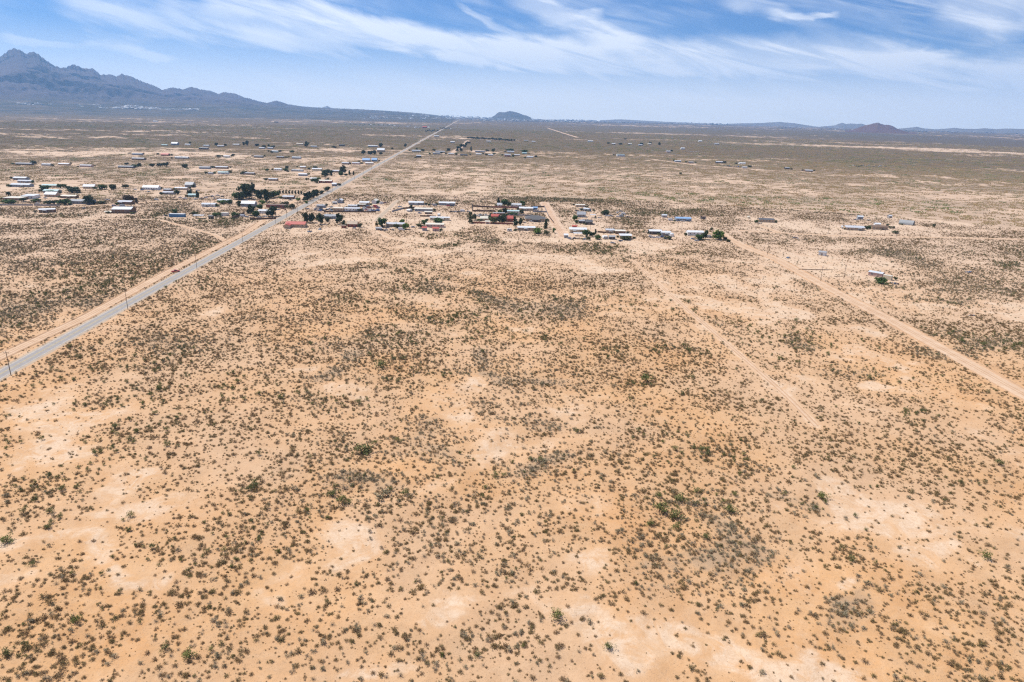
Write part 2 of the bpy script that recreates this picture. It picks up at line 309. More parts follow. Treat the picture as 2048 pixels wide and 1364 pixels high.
def ground_mat():
    m = bpy.data.materials.new('desert_sand'); m.use_nodes = True; n = NT(m.node_tree); b = m.node_tree.nodes['Principled BSDF']
    b.inputs['Roughness'].default_value = .95; b.inputs['Specular IOR Level'].default_value = .1
    g = n.new('ShaderNodeNewGeometry'); pos = g.outputs['Position']
    at = n.new('ShaderNodeAttribute'); at.attribute_name = 'land'; sp = n.new('ShaderNodeSeparateColor'); n.l.new(at.outputs['Color'], sp.inputs[0])
    veg, grey, green = sp.outputs[0], sp.outputs[1], sp.outputs[2]
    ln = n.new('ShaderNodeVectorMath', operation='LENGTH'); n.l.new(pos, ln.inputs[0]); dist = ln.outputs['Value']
    n1 = n.noise(pos, .045, 5, .6, .6); n2 = n.noise(pos, .35, 6, .65, .4); n3 = n.noise(pos, 3.0, 4, .7)
    n4 = n.noise(pos, .012, 4, .55, .3)
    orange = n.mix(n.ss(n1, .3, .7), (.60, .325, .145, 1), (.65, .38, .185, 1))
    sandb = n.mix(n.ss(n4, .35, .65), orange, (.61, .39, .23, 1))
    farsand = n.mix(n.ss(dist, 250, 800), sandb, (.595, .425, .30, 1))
    # pale caliche pans where little grows, sharp wandering edges
    pv = n.math('ADD', n.math('MULTIPLY', veg, -1.0), n.math('MULTIPLY_ADD', n2, .55, n.math('MULTIPLY', n1, .30)))
    pale = n.math('MULTIPLY', n.ss(pv, .10, .42), n.ss(n.noise(pos, .11, 7, .72, 1.2), .36, .58))
    c = n.mix(n.math('MULTIPLY', pale, .75), farsand, (.72, .555, .405, 1))
    rill = n.new('ShaderNodeTexNoise'); n.l.new(pos, rill.inputs['Vector']); rill.inputs['Scale'].default_value = .09; rill.inputs['Detail'].default_value = 7; rill.inputs['Roughness'].default_value = .6; rill.inputs['Distortion'].default_value = 2.2
    rl = n.math('ABSOLUTE', n.math('SUBTRACT', rill.outputs[0], .5))
    c = n.mix(n.math('MULTIPLY', n.ss(rl, .0, .022, 1, 0), n.math('MULTIPLY_ADD', pale, .4, .12)), c, (.50, .31, .17, 1))
    mott = n.ss(n.noise(pos, .9, 6, .75, .3), .42, .62); c = n.mix(n.math('MULTIPLY', mott, .30), c, (.49, .305, .17, 1))
    mo2 = n.ss(n.noise(pos, .22, 6, .7, .8), .45, .60); c = n.mix(n.math('MULTIPLY', mo2, .18), c, (.70, .49, .31, 1))
    # grey-brown litter crust in the grey stands
    lit = n.math('MULTIPLY', n.ss(n.math('MULTIPLY', grey, n.math('MULTIPLY_ADD', n2, 1.8, -.1)), .2, .8), n.ss(veg, .3, .7))
    c = n.mix(n.math('MULTIPLY', lit, .62), c, (.36, .265, .18, 1))
    # plant litter speckle
    c = n.mix(n.math('MULTIPLY', n.ss(n3, .54, .66), n.math('MULTIPLY_ADD', veg, .65, .22)), c, (.30, .20, .12, 1))
    # far scrub cover, plants too small to stand out one by one
    mpf = n.new('ShaderNodeMapping'); n.l.new(pos, mpf.inputs[0]); mpf.inputs['Scale'].default_value = (.4, 1.5, 1)
    fs = n.math('MULTIPLY_ADD', n.noise(mpf.outputs[0], .0045, 6, .65), .5, n.math('MULTIPLY', n.noise(pos, .035, 6, .75), .5))
    cov = n.math('MULTIPLY', n.ss(n.math('ADD', veg, n.math('MULTIPLY_ADD', fs, 3.2, -1.66)), .18, .62), n.ss(dist, 500, 2600, 0.08, .90))
    scrub = n.mix(green, n.mix(grey, (.120, .086, .050, 1), (.095, .076, .056, 1)), (.085, .077, .036, 1))
    c = n.mix(cov, c, scrub)
    n.l.new(c, b.inputs['Base Color'])
    bp = n.new('ShaderNodeBump'); bp.inputs['Strength'].default_value = .55; bp.inputs['Distance'].default_value = .4
    n.l.new(n.math('ADD', n2, n.math('MULTIPLY', n3, .25)), bp.inputs['Height']); n.l.new(bp.outputs[0], b.inputs['Normal'])
    return m

# ------------------------------------------------------------------ mesh helpers
class MB:
    def __init__(s): s.v = []; s.f = []; s.m = []
    def add(s, vs, fs, mi=0):
        o = len(s.v); s.v += [tuple(v) for v in vs]; s.f += [tuple(i+o for i in f) for f in fs]; s.m += [mi]*len(fs)
    def box(s, x0, x1, y0, y1, z0, z1, mi=0):
        s.add([(x0,y0,z0),(x1,y0,z0),(x1,y1,z0),(x0,y1,z0),(x0,y0,z1),(x1,y0,z1),(x1,y1,z1),(x0,y1,z1)],
              [(0,3,2,1),(4,5,6,7),(0,1,5,4),(1,2,6,5),(2,3,7,6),(3,0,4,7)], mi)
    def prism(s, prof, x0, x1, mi=0):       # closed (y,z) profile pushed along x
        k = len(prof); s.add([(x0, y, z) for y, z in prof]+[(x1, y, z) for y, z in prof],
              [tuple(range(k-1, -1, -1)), tuple(range(k, 2*k))]+[(i, (i+1) % k, k+(i+1) % k, k+i) for i in range(k)], mi)
    def cyl(s, a, b, r0, r1, seg=8, mi=0):
        a = Vector(a); b = Vector(b); d = (b-a).normalized(); u = d.orthogonal().normalized(); w = d.cross(u)
        ring = lambda c, r: [c+u*(r*math.cos(2*math.pi*i/seg))+w*(r*math.sin(2*math.pi*i/seg)) for i in range(seg)]
        s.add(ring(a, r0)+ring(b, r1), [(i, (i+1) % seg, seg+(i+1) % seg, seg+i) for i in range(seg)]+[tuple(range(seg-1, -1, -1)), tuple(range(seg, 2*seg))], mi)
    def mesh(s, name, mats):
        me = bpy.data.meshes.new(name); me.from_pydata(s.v, [], s.f)
        for m_ in mats: me.materials.append(m_)
        if len(mats) > 1: me.polygons.foreach_set('material_index', s.m)
        me.update(); return me
def link(name, me, parent=None, **props):
    o = bpy.data.objects.new(name, me); COL.objects.link(o)
    if parent: o.parent = parent
    for k, v in props.items():
        if v: o[k] = v
    return o
def thing(name, loc, rz, label, cat, group=None, me=None):
    o = bpy.data.objects.new(name, me); COL.objects.link(o); o.location = loc; o.rotation_euler = (0, 0, rz)
    o['label'] = label; o['category'] = cat
    if group: o['group'] = group
    return o
# ------------------------------------------------------------------ building table (surveyed base points)
# kind, photo px, py of the front foot, width in photo px, depth m, eave height m, roof, wall, turn deg, label
ROOFS = {'white': (.70,.70,.70), 'cream': (.72,.66,.54), 'tan': (.48,.36,.25), 'grey': (.36,.36,.37), 'dark': (.13,.125,.125), 'red': (.50,.11,.08),
         'blue': (.28,.42,.62), 'teal': (.45,.60,.58), 'brown': (.22,.14,.09), 'steel': (.58,.60,.62), 'pgrey': (.55,.55,.57)}
WALLS = {'white': (.72,.71,.68), 'tan': (.50,.37,.25), 'cream': (.66,.56,.40), 'grey': (.35,.34,.33), 'blue': (.10,.22,.36), 'bluegrey': (.29,.31,.34), 'maroon': (.26,.07,.05),
         'brown': (.20,.12,.075), 'pink': (.52,.36,.31), 'dark': (.09,.08,.075), 'steel': (.45,.46,.48), 'teal': (.35,.48,.45), 'sand': (.56,.43,.30)}
B = [
 # nearest block, right of the highway
 ('ell',590,455,40,9,3.2,'red','tan',0,'long tan house with a red roof and a front wing, beside the highway'),
 ('mobile',663,437.5,34,8,2.8,'grey','bluegrey',0,'grey-blue mobile home half hidden behind the tall dark pines'),
 ('gable',704,454,20,9,3.0,'tan','maroon',0,'small maroon house under a broad tan gable roof'),
 ('shed',687,456.5,9,4,2.4,'brown','maroon',0,'little maroon shed just left of the maroon gabled house'),
 ('gable',679.5,406.5,9,8,3.6,'white','bluegrey',90,'narrow grey-blue house with a white gable, north of the junk yard'),
 ('shed',669,408.5,8,5,2.2,'grey','grey',0,'low grey lean-to beside the narrow white-gabled house'),
 ('mobile',728,410,20,8,2.9,'white','sand',0,'sand-walled mobile home under a white roof, behind the low brown building'),
 ('flat',722,413.5,17,6,2.6,'cream','brown',0,'low brown flat-roofed building in front of the sand-walled mobile home'),
 ('gable',748.5,407.5,9,12,3.6,'cream','white',84,'white barn turned end-on beside the junk yard'),
 ('mobile',641,415.5,17,6,2.6,'grey','bluegrey',-4,'blue-grey mobile home at the highway end of the junk yard'),
 ('flat',676,421.5,22,7,2.8,'cream','tan',0,'tan flat-roofed workshop among scrapped cars'),
 ('mobile',703.5,422,31,7,2.8,'pgrey','white',0,'pale grey-roofed long trailer in the middle of the junk yard'),
 ('mobile',704.5,415.5,19,5,2.6,'steel','grey',0,'thin steel-roofed trailer behind the long pale one of the junk yard'),
 ('mobile',831.5,410,31,8,2.9,'white','bluegrey',0,'white-roofed blue-grey mobile home just right of the paved side road'),
 ('mobile',893.5,411,34,8,3.0,'white','bluegrey',0,'white-roofed mobile home with a dark porch left of the corral fence'),
 ('mobile',846.5,423,37,7,2.9,'cream','bluegrey',0,'cream-roofed mobile home with a row of dark windows'),
 ('shed',856.5,428,15,4,2.2,'cream','brown',0,'brown open porch shed before the cream-roofed mobile home'),
 ('trailer',818,424,8,6,2.8,'white','white',70,'rounded white camper standing left of the cream-roofed mobile home'),
 ('trailer',877.5,432.5,5,5,2.6,'white','white',85,'small white camper alone on bare ground'),
 ('mobile',879,441,41,5,3.0,'white','cream',0,'longest white mobile home, behind a wide green tree'),
 ('mobile',790,454,38,8,2.8,'pgrey','tan',0,'tan-brown mobile home between the round green trees'),
 ('mobile',869,455,38,7,3.0,'cream','pink',0,'cream-roofed pinkish mobile home behind two red-roofed sheds'),
 ('shed',848.5,461,9,5,2.6,'red','bluegrey',0,'small blue shed with a red roof'),
 ('shed',871,462,13,5,2.6,'red','pink',0,'brick-coloured shed with a red roof before the pinkish mobile home'),
 ('shed',757,460.5,12,4,2.0,'grey','grey',0,'grey lean-to at the foot of the round dark tree'),
 # corral lots
 ('gable',999,413.5,10,6,2.8,'pgrey','white',0,'small white house under the tall dark cypress'),
 ('mobile',1032,413.5,22,6,2.8,'white','white',0,'white mobile home right of the bright green tree'),
 ('mobile',1052,421.5,29,8,2.9,'white','tan',0,'tan mobile home under a white roof inside the fenced lot'),
 ('shed',1070.5,420,9,5,2.8,'blue','blue',0,'blue shed at the end of the tan fenced-lot home'),
 ('mobile',1026,427,26,6,2.7,'teal','white',0,'pale teal-roofed trailer below the fenced lot'),
 ('flat',998,430.5,24,5,2.4,'grey','brown',0,'long thin grey-roofed shelter behind the maroon compound'),
 ('gable',990,437,16,7,2.6,'red','maroon',0,'low maroon house with a red roof, left of the big dark tree'),
 ('gable',1017.5,443.5,17,9,3.6,'red','maroon',0,'tall maroon house with a red roof, right of the big dark tree'),
 ('gable',968,441.5,16,7,2.6,'cream','tan',0,'small tan house with a cream roof inside the maroon compound'),
 ('shed',975,448,9,4,2.6,'cream','pink',0,'pink gatehouse in the maroon compound wall'),
 ('hip',1070.5,443,42,16,2.8,'dark','tan',0,'wide tan house under a dark grey hipped roof'),
 ('mobile',1052.5,461.5,37,7,3.0,'white','tan',0,'bright white-roofed tan mobile home with a shaded porch'),
 ('trailer',1019,463,7,2.6,2.6,'white','white',0,'rounded white camper left of the bright white-roofed home'),
 # right of the broad dirt lane
 ('flat',1161,414,20,8,2.4,'cream','sand',0,'low cream-roofed building farthest back on the lane'),
 ('mobile',1175,423,17,5,2.8,'steel','bluegrey',-52,'blue-grey trailer standing slantwise behind the grey house'),
 ('gable',1163,434.5,17,10,3.2,'grey','grey',0,'plain grey gabled house near the clipped green tree'),
 ('carport',1186,435,12,6,2.8,'pgrey','grey',0,'grey carport right of the plain grey house'),
 ('mobile',1164.5,447,14,7,2.6,'grey','dark',0,'dark flat home, left half of a pair'),
 ('gable',1178,449.5,14,7,3.0,'dark','dark',0,'dark gabled home, right half of a pair'),
 ('mobile',1156,466,36,9,3.4,'white','cream',0,'white-roofed cream house with a red gable behind it'),
 ('shed',1149,461,9,4,4.4,'red','maroon',0,'red-roofed lookout rising behind the cream house'),
 ('carport',1156,472.5,19,6,2.6,'white','white',0,'white carport in front of the cream house'),
 ('shed',1132,476,8,5,2.8,'white','grey',0,'small white-roofed shed at the end of the dirt lane'),
 ('mobile',1220,466.5,18,7,3.0,'pgrey','tan',0,'tan home with a grey roof, joined by a dark porch to its neighbour'),
 ('flat',1241,468.5,22,8,3.0,'cream','brown',0,'brown home with a cream roof and a deep shaded front'),
 ('trailer',1211,478.5,11,5,2.8,'white','white',10,'rounded white camper beside the small dark shed'),
 ('shed',1224.5,479,12,5,2.6,'grey','dark',0,'small dark shed right of the rounded white camper'),
 ('mobile',1251,478,25,8,3.2,'white','tan',0,'white-roofed tan home behind a low green shrub'),
 ('mobile',1311,468.5,26,8,2.9,'white','dark',0,'white-roofed home with a long dark porch'),
 ('mobile',1332,471,20,7,2.9,'white','bluegrey',0,'white-roofed blue-grey home touching the dark-porched one'),
 ('tank',1344,473,9,4,3.2,'white','white',0,'round white water tank beside the blue-grey home'),
 ('mobile',1367,442.5,32,8,3.0,'blue','bluegrey',0,'blue-roofed mobile home on bare sand'),
 ('shed',1329,435,10,5,2.6,'steel','grey',0,'small pale shed up the lane from the blue-roofed home'),
 ('shed',1407,438.5,9,5,2.8,'brown','dark',15,'dark wooden shed right of the blue-roofed home'),
 ('mobile',1391.5,471,34,8,3.1,'white','white',0,'white mobile home beside the bright round tree'),
 # right side lots
 ('mobile',1534.5,445,33,9,2.9,'dark','tan',-6,'brown-roofed ranch house with a pale base on a bare lot'),
 ('tank',1498,437.5,7,4,3.0,'cream','cream',0,'pale round tank left of the brown-roofed ranch house'),
 ('mobile',1712,461,40,10,2.9,'pgrey','tan',-5,'large tan ranch house with a pale roof, widest on the right'),
 ('shed',1690,458,12,5,2.2,'steel','white',-25,'slanting white lean-to at the left end of the large tan ranch house'),
 ('mobile',1761,459.5,34,8,3.0,'brown','tan',-5,'brown-roofed tan home right of the large ranch house'),
 ('shed',1756,453,12,5,2.8,'white','white',-5,'white shed behind the brown-roofed tan home'),
 ('quonset',1819,450.5,22,11,5.0,'steel','dark',-14,'grey arched metal hut with a dark open end'),
 ('shed',1722,439,12,6,3.2,'steel','bluegrey',-10,'small steel-blue shed behind the large ranch house'),
 ('shed',1781,436,6,5,2.6,'pgrey','grey',0,'tiny grey shed farthest back on the right lots'),
 ('shed',1648,512,17,4,3.0,'grey','white',-38,'lone grey-roofed white shed beside the right dirt road'),
 ('mobile',1759,556,30,5,3.2,'steel','pink',-46,'pink mobile home with a steel roof, standing slantwise in the scrub'),
 ('container',1779,560,18,3,2.8,'cream','cream',-44,'cream storage container beside the pink mobile home'),
 # left of the highway, nearer rows
 ('container',353,434.5,32,4,3.2,'white','blue',0,'bright blue cargo trailer with a white roof'),
 ('carport',396,437.5,22,7,3.2,'pgrey','grey',0,'open grey carport right of the blue cargo trailer'),
 ('mobile',416,413.5,28,7,2.9,'steel','white',0,'white trailer above the open grey carport'),
 ('mobile',447,405,26,6,2.7,'steel','white',0,'white trailer with dark windows behind the first one'),
 ('mobile',383,394,16,7,2.8,'teal','teal',0,'pale teal home with trees at both ends'),
 ('gable',495,413.5,28,10,3.6,'white','bluegrey',0,'white-roofed blue-grey house below the tallest trees'),
 ('flat',550,415.5,38,8,3.0,'brown','maroon',0,'long maroon-brown barn near the highway'),
 ('mobile',528,427,25,7,2.9,'white','white',0,'white-roofed home between dark junipers'),
 ('container',448.5,431.5,14,4,3.0,'cream','white',0,'white boxy shed between two round shrubs'),
 ('shed',421,438,8,4,3.0,'dark','dark',0,'small black shed right of the open carport'),
 ('gable',377,374.5,16,12,3.6,'grey','bluegrey',0,'dark blue-grey gabled barn on pale ground'),
 ('mobile',361,380,25,6,2.6,'white','sand',0,'long white-roofed trailer before the blue-grey barn'),
 ('mobile',335,389,22,7,2.7,'pgrey','grey',0,'grey mobile home down the lane from the blue-grey barn'),
 ('mobile',575.5,398,23,8,2.8,'pgrey','brown',0,'brown home behind the row of little conifers'),
 ('mobile',240,427,42,13,4.2,'white','brown',8,'big brown house with a white metal roof on its own lot'),
 ('shed',215,427,13,4,1.6,'cream','sand',8,'low sand-coloured annex left of the big brown house'),
 ('mobile',88,426,32,6,3.2,'white','brown',26,'white-roofed brown mobile home standing slantwise on bare ground'),
 ('flat',51,398,30,16,3.6,'white','white',12,'big white metal building behind the flat cream one'),
 ('flat',22,401,36,14,2.8,'cream','brown',0,'wide cream flat-roofed building at the left edge'),
 ('mobile',38.5,374,39,10,3.0,'steel','bluegrey',0,'long steel-roofed home nearest in the top left trio'),
 ('mobile',38,360,26,9,3.0,'white','bluegrey',0,'white-roofed home farthest in the top left trio'),
 ('mobile',48,365.5,28,7,2.6,'pgrey','grey',0,'grey home in the middle of the top left trio'),
 ('mobile',97,375,30,8,2.8,'teal','tan',0,'teal-roofed tan home behind the round green tree'),
 ('mobile',100,386,30,9,2.8,'teal','grey',0,'low teal-roofed home half hidden in greenery'),
 ('gable',99.5,394,23,10,3.2,'pgrey','tan',0,'tan gabled house behind the walled yard'),
 ('mobile',136,396.5,30,7,2.6,'cream','brown',0,'thin brown trailer behind the walled yard trees'),
 ('mobile',160,408,46,10,3.2,'grey','bluegrey',0,'long dark grey home behind the yard wall'),
 ('gable',175,377.5,24,9,3.0,'pgrey','sand',10,'sand-walled house with a pale roof left of the round trees'),
 ('mobile',248.5,409,28,8,3.0,'pgrey','brown',0,'grey-roofed home under a brown leafless tree'),
 ('gable',300,379.5,32,9,3.2,'white','white',0,'white farm buildings beyond the left lane'),
 ('mobile',334,383,16,6,2.6,'grey','brown',0,'short brown trailer right of the white farm buildings'),
 # left, middle distance
 ('mobile',126,331,24,8,2.8,'white','tan','-','white-roofed tan home, left of the middle pair in the far left row'),
 ('mobile',170,334,26,8,2.8,'pgrey','pink','-','pinkish home at the right end of the far left row'),
 ('mobile',46,330,36,8,2.6,'grey','dark','-','long dark home at the left end of the far left row'),
 ('mobile',91,331.5,20,8,2.6,'pgrey','grey','-','grey home between the dark and the tan one of the far left row'),
 ('mobile',275,320,28,8,3.2,'pgrey','brown','-','brown and grey home on the lane below the blue-grey roofs'),
 ('mobile',273,310,22,9,3.0,'bluegrey' if 0 else 'grey','bluegrey','-','blue-grey home beyond the brown and grey one'),
 ('mobile',250,336,34,8,2.6,'grey','dark','-','long low dark home among bushes left of the far dark trees'),
 ('gable',328.5,311.5,17,10,3.0,'red','maroon','-','tiny red-roofed house in the far left scrub'),
 ('mobile',362,317.5,30,9,3.0,'white','grey','-','white-roofed home below the tiny red-roofed house'),
 ('gable',348,290.5,14,14,5.0,'white','bluegrey','-','tall white barn farthest left of its far row'),
 ('mobile',328,291.5,13,8,2.6,'teal','grey','-','low teal roof left of the tall white barn'),
 ('mobile',374.5,290.5,12,8,2.6,'white','white','-','little white home right of the tall white barn'),
 ('mobile',411.5,293,13,9,3.0,'steel','bluegrey','-','steel-roofed home above the long white shed'),
 ('flat',405.5,299,19,12,4.0,'white','dark','-','long white-roofed shed on bare ground by the far left lane'),
 ('mobile',440.5,293.5,15,8,3.0,'pgrey','grey','-','grey home beside a dark far tree'),
 ('mobile',471.5,291,15,9,3.2,'white','tan','-','white-roofed home left of the twin dark far trees'),
 ('mobile',523,297.5,12,8,3.0,'white','grey','-','first of two small pale homes below the far green trees'),
 ('mobile',540,297.5,12,8,3.0,'pgrey','grey','-','second of two small pale homes below the far green trees'),
 ('mobile',549,305,14,9,3.4,'white','teal','-','white-roofed home in a small green patch'),
 ('mobile',599,289.5,15,9,3.4,'cream','tan','-','cream-roofed home left of a dark far tree'),
 ('mobile',627,294.5,14,9,3.0,'steel','bluegrey','-','steel-roofed home right of the dark far tree'),
 ('mobile',408,338,24,9,3.0,'grey','bluegrey','-','dark blue-grey home with a rusty neighbour'),
 ('mobile',442,337.5,27,9,3.0,'pgrey','brown','-','rusty pale-roofed home right of the dark blue-grey one'),
 ('mobile',445,348.5,23,8,3.2,'teal','white','-','pale teal home standing alone below the rusty one'),
 ('mobile',420,349,10,6,2.6,'grey','grey','-','small grey hut left of the pale teal home'),
 ('mobile',497,349.5,24,8,2.6,'grey','brown','-','low brown home behind two small trees'),
 ('mobile',516,315.5,20,9,3.2,'grey','dark','-','dark home alone in the middle left field'),
 ('mobile',559.5,316,16,8,2.8,'grey','brown','-','small brown home right of the dark one'),
 ('mobile',592,317.5,20,9,3.2,'steel','bluegrey','-','steel-roofed home nearest the highway in that field'),
 ('mobile',452.5,315,13,8,3.2,'white','white','-','little white home by the row of dark far bushes'),
 ('mobile',545,361.5,20,7,2.6,'pgrey','brown','-','thin pale-roofed trailer in brown scrub'),
 ('mobile',555,341,16,8,2.8,'white','white','-','white home in a band of green shrubs'),
 ('flat',593,343,26,10,2.4,'steel','grey','-','row of low steel roofs left of the twin white homes'),
 ('mobile',605,337,13,8,3.0,'white','tan','-','short white-roofed home farthest of the twin white homes'),
 ('mobile',604.5,352,19,8,3.0,'white','bluegrey','-','white home with a blue front below the steel roofs'),
 ('mobile',633,341.5,22,9,3.2,'white','cream','-','long cream home under a white roof near the tall far trees'),
 ('mobile',626,361,15,8,3.0,'white','tan','-','white-roofed tan house beside its round tree near the highway'),
 ('mobile',650,366,30,9,3.2,'cream','maroon','-','maroon-walled house with a cream roof near the highway'),
 ('gable',668,372.5,10,6,3.4,'white','bluegrey','-','small blue-grey shed with a white roof by the highway'),
 ('mobile',665,345,28,9,2.8,'pgrey','brown','-','brown home hidden in the far tree clump'),
 # by the highway, farther
 ('gable',731.5,323.5,17,14,3.8,'blue','bluegrey','-','long blue-roofed hall by the far highway'),
 ('gable',748,323,12,14,3.8,'blue','blue','-','short blue-roofed hall right of the long one'),
 ('mobile',738,329,18,9,3.0,'white','tan','-','tan trailer at the right end of the trailer row'),
 ('mobile',711,329,17,9,3.0,'pgrey','pink','-','pinkish trailer in the middle of the trailer row'),
 ('mobile',690,329,16,9,3.0,'pgrey','brown','-','brown trailer at the left end of the trailer row'),
 ('gable',761,304,17,18,5.5,'white','tan','-','big white-roofed store beside the far highway'),
 ('mobile',745,294,22,10,3.4,'white','bluegrey','-','long white home beyond the white-roofed store'),
 ('mobile',683,292,12,9,4.0,'dark','dark','-','small dark home alone far left of the highway'),
 ('mobile',837,315,11,10,4.5,'pgrey','dark','-','dark square house alone on open ground right of the far highway'),
 ('flat',872.5,309,17,12,4.0,'white','grey','-','white-roofed warehouse front of the far right row'),
 ('mobile',832,303.5,20,10,3.4,'steel','bluegrey','-','steel-roofed home beside the far highway edge'),
 ('mobile',880,305,22,9,3.0,'pgrey','grey','-','grey home behind the white-roofed warehouse'),
 ('mobile',902,309.5,14,9,3.2,'steel','tan','-','tan home right of the white-roofed warehouse'),
 ('mobile',927.5,311.5,17,9,3.2,'dark','dark','-','dark-roofed home in front of the far tree clump'),
 ('mobile',957,310.5,13,9,3.2,'white','cream','-','cream home right of the far tree clump'),
 ('flat',960,304.5,24,12,3.4,'white','bluegrey','-','pale cluster roof behind the cream home'),
 ('mobile',981,311.5,11,9,2.8,'pgrey','grey','-','small grey home below a lone dark tree'),
 ('gable',1015,313.5,14,12,4.4,'grey','maroon','-','maroon house right of the sand track'),
 ('mobile',1021,305,17,9,3.0,'steel','bluegrey','-','steel-roofed home in front of a green grove'),
 ('mobile',1034,312,13,9,3.0,'pgrey','tan','-','tan home between the maroon house and the teal roof'),
 ('mobile',1049,308,11,9,3.0,'teal','teal','-','teal-roofed home beside the green hedge'),
 ('mobile',1060,315.5,15,9,3.0,'white','white','-','white home nearest the camera in the far right row'),
 ('gable',849,256,10,22,7,'red','maroon','-','faraway red-roofed house left of the highway'),
 ('mobile',905,286,10,12,4,'white','grey','-','faraway white home before the first sand track'),
 ('mobile',936,286.5,10,12,4,'grey','dark','-','faraway dark home behind the tree clump'),
 ('mobile',977,284.5,10,12,4,'pgrey','tan','-','faraway tan home alone right of the tree clump'),
 ('mobile',1052,283,10,12,4,'grey','brown','-','faraway brown home at the right end of its row'),
 ('mobile',1067,285,8,12,4,'pgrey','grey','-','faraway grey home last in its row'),
 ('mobile',873,273.5,12,12,4,'white','bluegrey','-','faraway white home against the highway edge'),
 # right, far
 ('flat',1242,313,18,14,6.0,'teal','white','-','long pale teal-roofed barn alone in the scrub'),
 ('mobile',1439,327,16,10,4.0,'pgrey','dark','-','dark-walled long home left of the vehicle row'),
 ('mobile',1356,324.5,14,9,3.4,'steel','bluegrey','-','blue-grey home at the end of the sand lane'),
 ('mobile',1382,327,12,9,3.2,'grey','brown','-','brown home right of the blue-grey one on the sand lane'),
 ('mobile',1485,328.5,15,9,3.0,'white','white','-','white home behind the row of parked vehicles'),
 ('mobile',1490,337,11,9,3.0,'pgrey','grey','-','pale home below the row of parked vehicles'),
 ('mobile',1227,289.5,8,12,4,'white','dark','-','faraway dark home left in the middle hamlet'),
 ('mobile',1260,290,9,12,4,'white','brown','-','faraway brown home central in the middle hamlet'),
 ('mobile',1281,291.5,9,12,4,'pgrey','bluegrey','-','faraway blue-grey home right in the middle hamlet'),
 ('mobile',1299,289,7,12,4,'cream','cream','-','faraway cream home at the hamlet end'),
 ('mobile',1337,305,10,12,4,'pgrey','pink','-','faraway pinkish home left of the silos'),
 ('mobile',1366,299,9,12,5,'white','white','-','faraway white home above the silos'),
 ('mobile',1401,283.5,8,14,5,'white','white','-','faraway white home alone on the right plain'),
 ('mobile',1434,289,10,14,4,'pgrey','grey','-','faraway grey home right of the alone white one'),
 ('mobile',1181,284,12,14,4,'white','grey','-','faraway pale home left of the middle hamlet'),
 ('mobile',1618,343.5,18,9,3.0,'pgrey','brown','-','brown home on pale ground in the far right plain'),
 ('mobile',1575,338.5,10,9,3.2,'grey','dark','-','small dark home beyond the far right pale ground'),
 ('mobile',310,244,10,14,6,'white','white','-','faraway lone white building before the mountains'),
 ('mobile',552,245,8,16,6,'dark','dark','-','faraway dark building left of the green field'),
]
for b in B:
    c = gp(b[1], b[2]); rr = max(b[3]*mpp(b[1], b[2])*.75, 12)
    if b[2] > 320: YARDS.append((c[0], c[1]+3, rr+6))
YARDS = [y for y in YARDS]

# ------------------------------------------------------------------ ground sheet
def build_ground():
    dense = np.radians(np.linspace(-50, 50, 800)); coarse = np.radians(np.linspace(50, 310, 80))[1:-1]
    ang = np.concatenate([dense, coarse])
    r1 = np.exp(np.arange(math.log(70), math.log(1500), .0075)); r2 = np.exp(np.arange(math.log(1512), math.log(8000), .02)); r3 = np.exp(np.linspace(math.log(8200), math.log(20000), 26))
    rad = np.concatenate([[8, 20, 35, 50, 60], r1, r2, r3])
    A, R_ = np.meshgrid(ang, rad); x = (R_*np.sin(A)).ravel(); y = (R_*np.cos(A)).ravel()
    v, g, gr, e = land(x, y); z = zrel(x, y, e)
    nA, nR = len(ang), len(rad)
    co = np.stack([x, y, z], 1); co = np.vstack([co, [[0, 0, 0]]])
    i = np.arange(nR-1)[:, None]*nA; j = np.arange(nA)[None, :]; j2 = (j+1) % nA
    q = np.stack([i+j, i+j2, i+nA+j2, i+nA+j], -1).reshape(-1, 4)[:, ::-1]
    tri = np.stack([np.full(nA, nR*nA), j2[0], j[0]], 1)[:, [0, 2, 1]][:, ::-1]
    me = bpy.data.meshes.new('ground')
    nv = len(co); nq = len(q); nt_ = len(tri)
    me.vertices.add(nv); me.vertices.foreach_set('co', co.astype('f').ravel())
    me.loops.add(nq*4+nt_*3); me.loops.foreach_set('vertex_index', np.concatenate([q.ravel(), tri.ravel()]).astype('i'))
    me.polygons.add(nq+nt_)
    ls = np.concatenate([np.arange(nq)*4, nq*4+np.arange(nt_)*3]); me.polygons.foreach_set('loop_start', ls.astype('i'))
    me.polygons.foreach_set('use_smooth', np.ones(nq+nt_, bool))
    a = me.color_attributes.new('land', 'FLOAT_COLOR', 'POINT')
    c4 = np.ones((nv, 4), 'f'); c4[:-1, 0] = v; c4[:-1, 1] = g; c4[:-1, 2] = gr; c4[-1, :3] = .3; a.data.foreach_set('color', c4.ravel())
    me.update(calc_edges=True); me.validate()
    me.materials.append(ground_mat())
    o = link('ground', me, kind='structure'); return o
ground = build_ground()

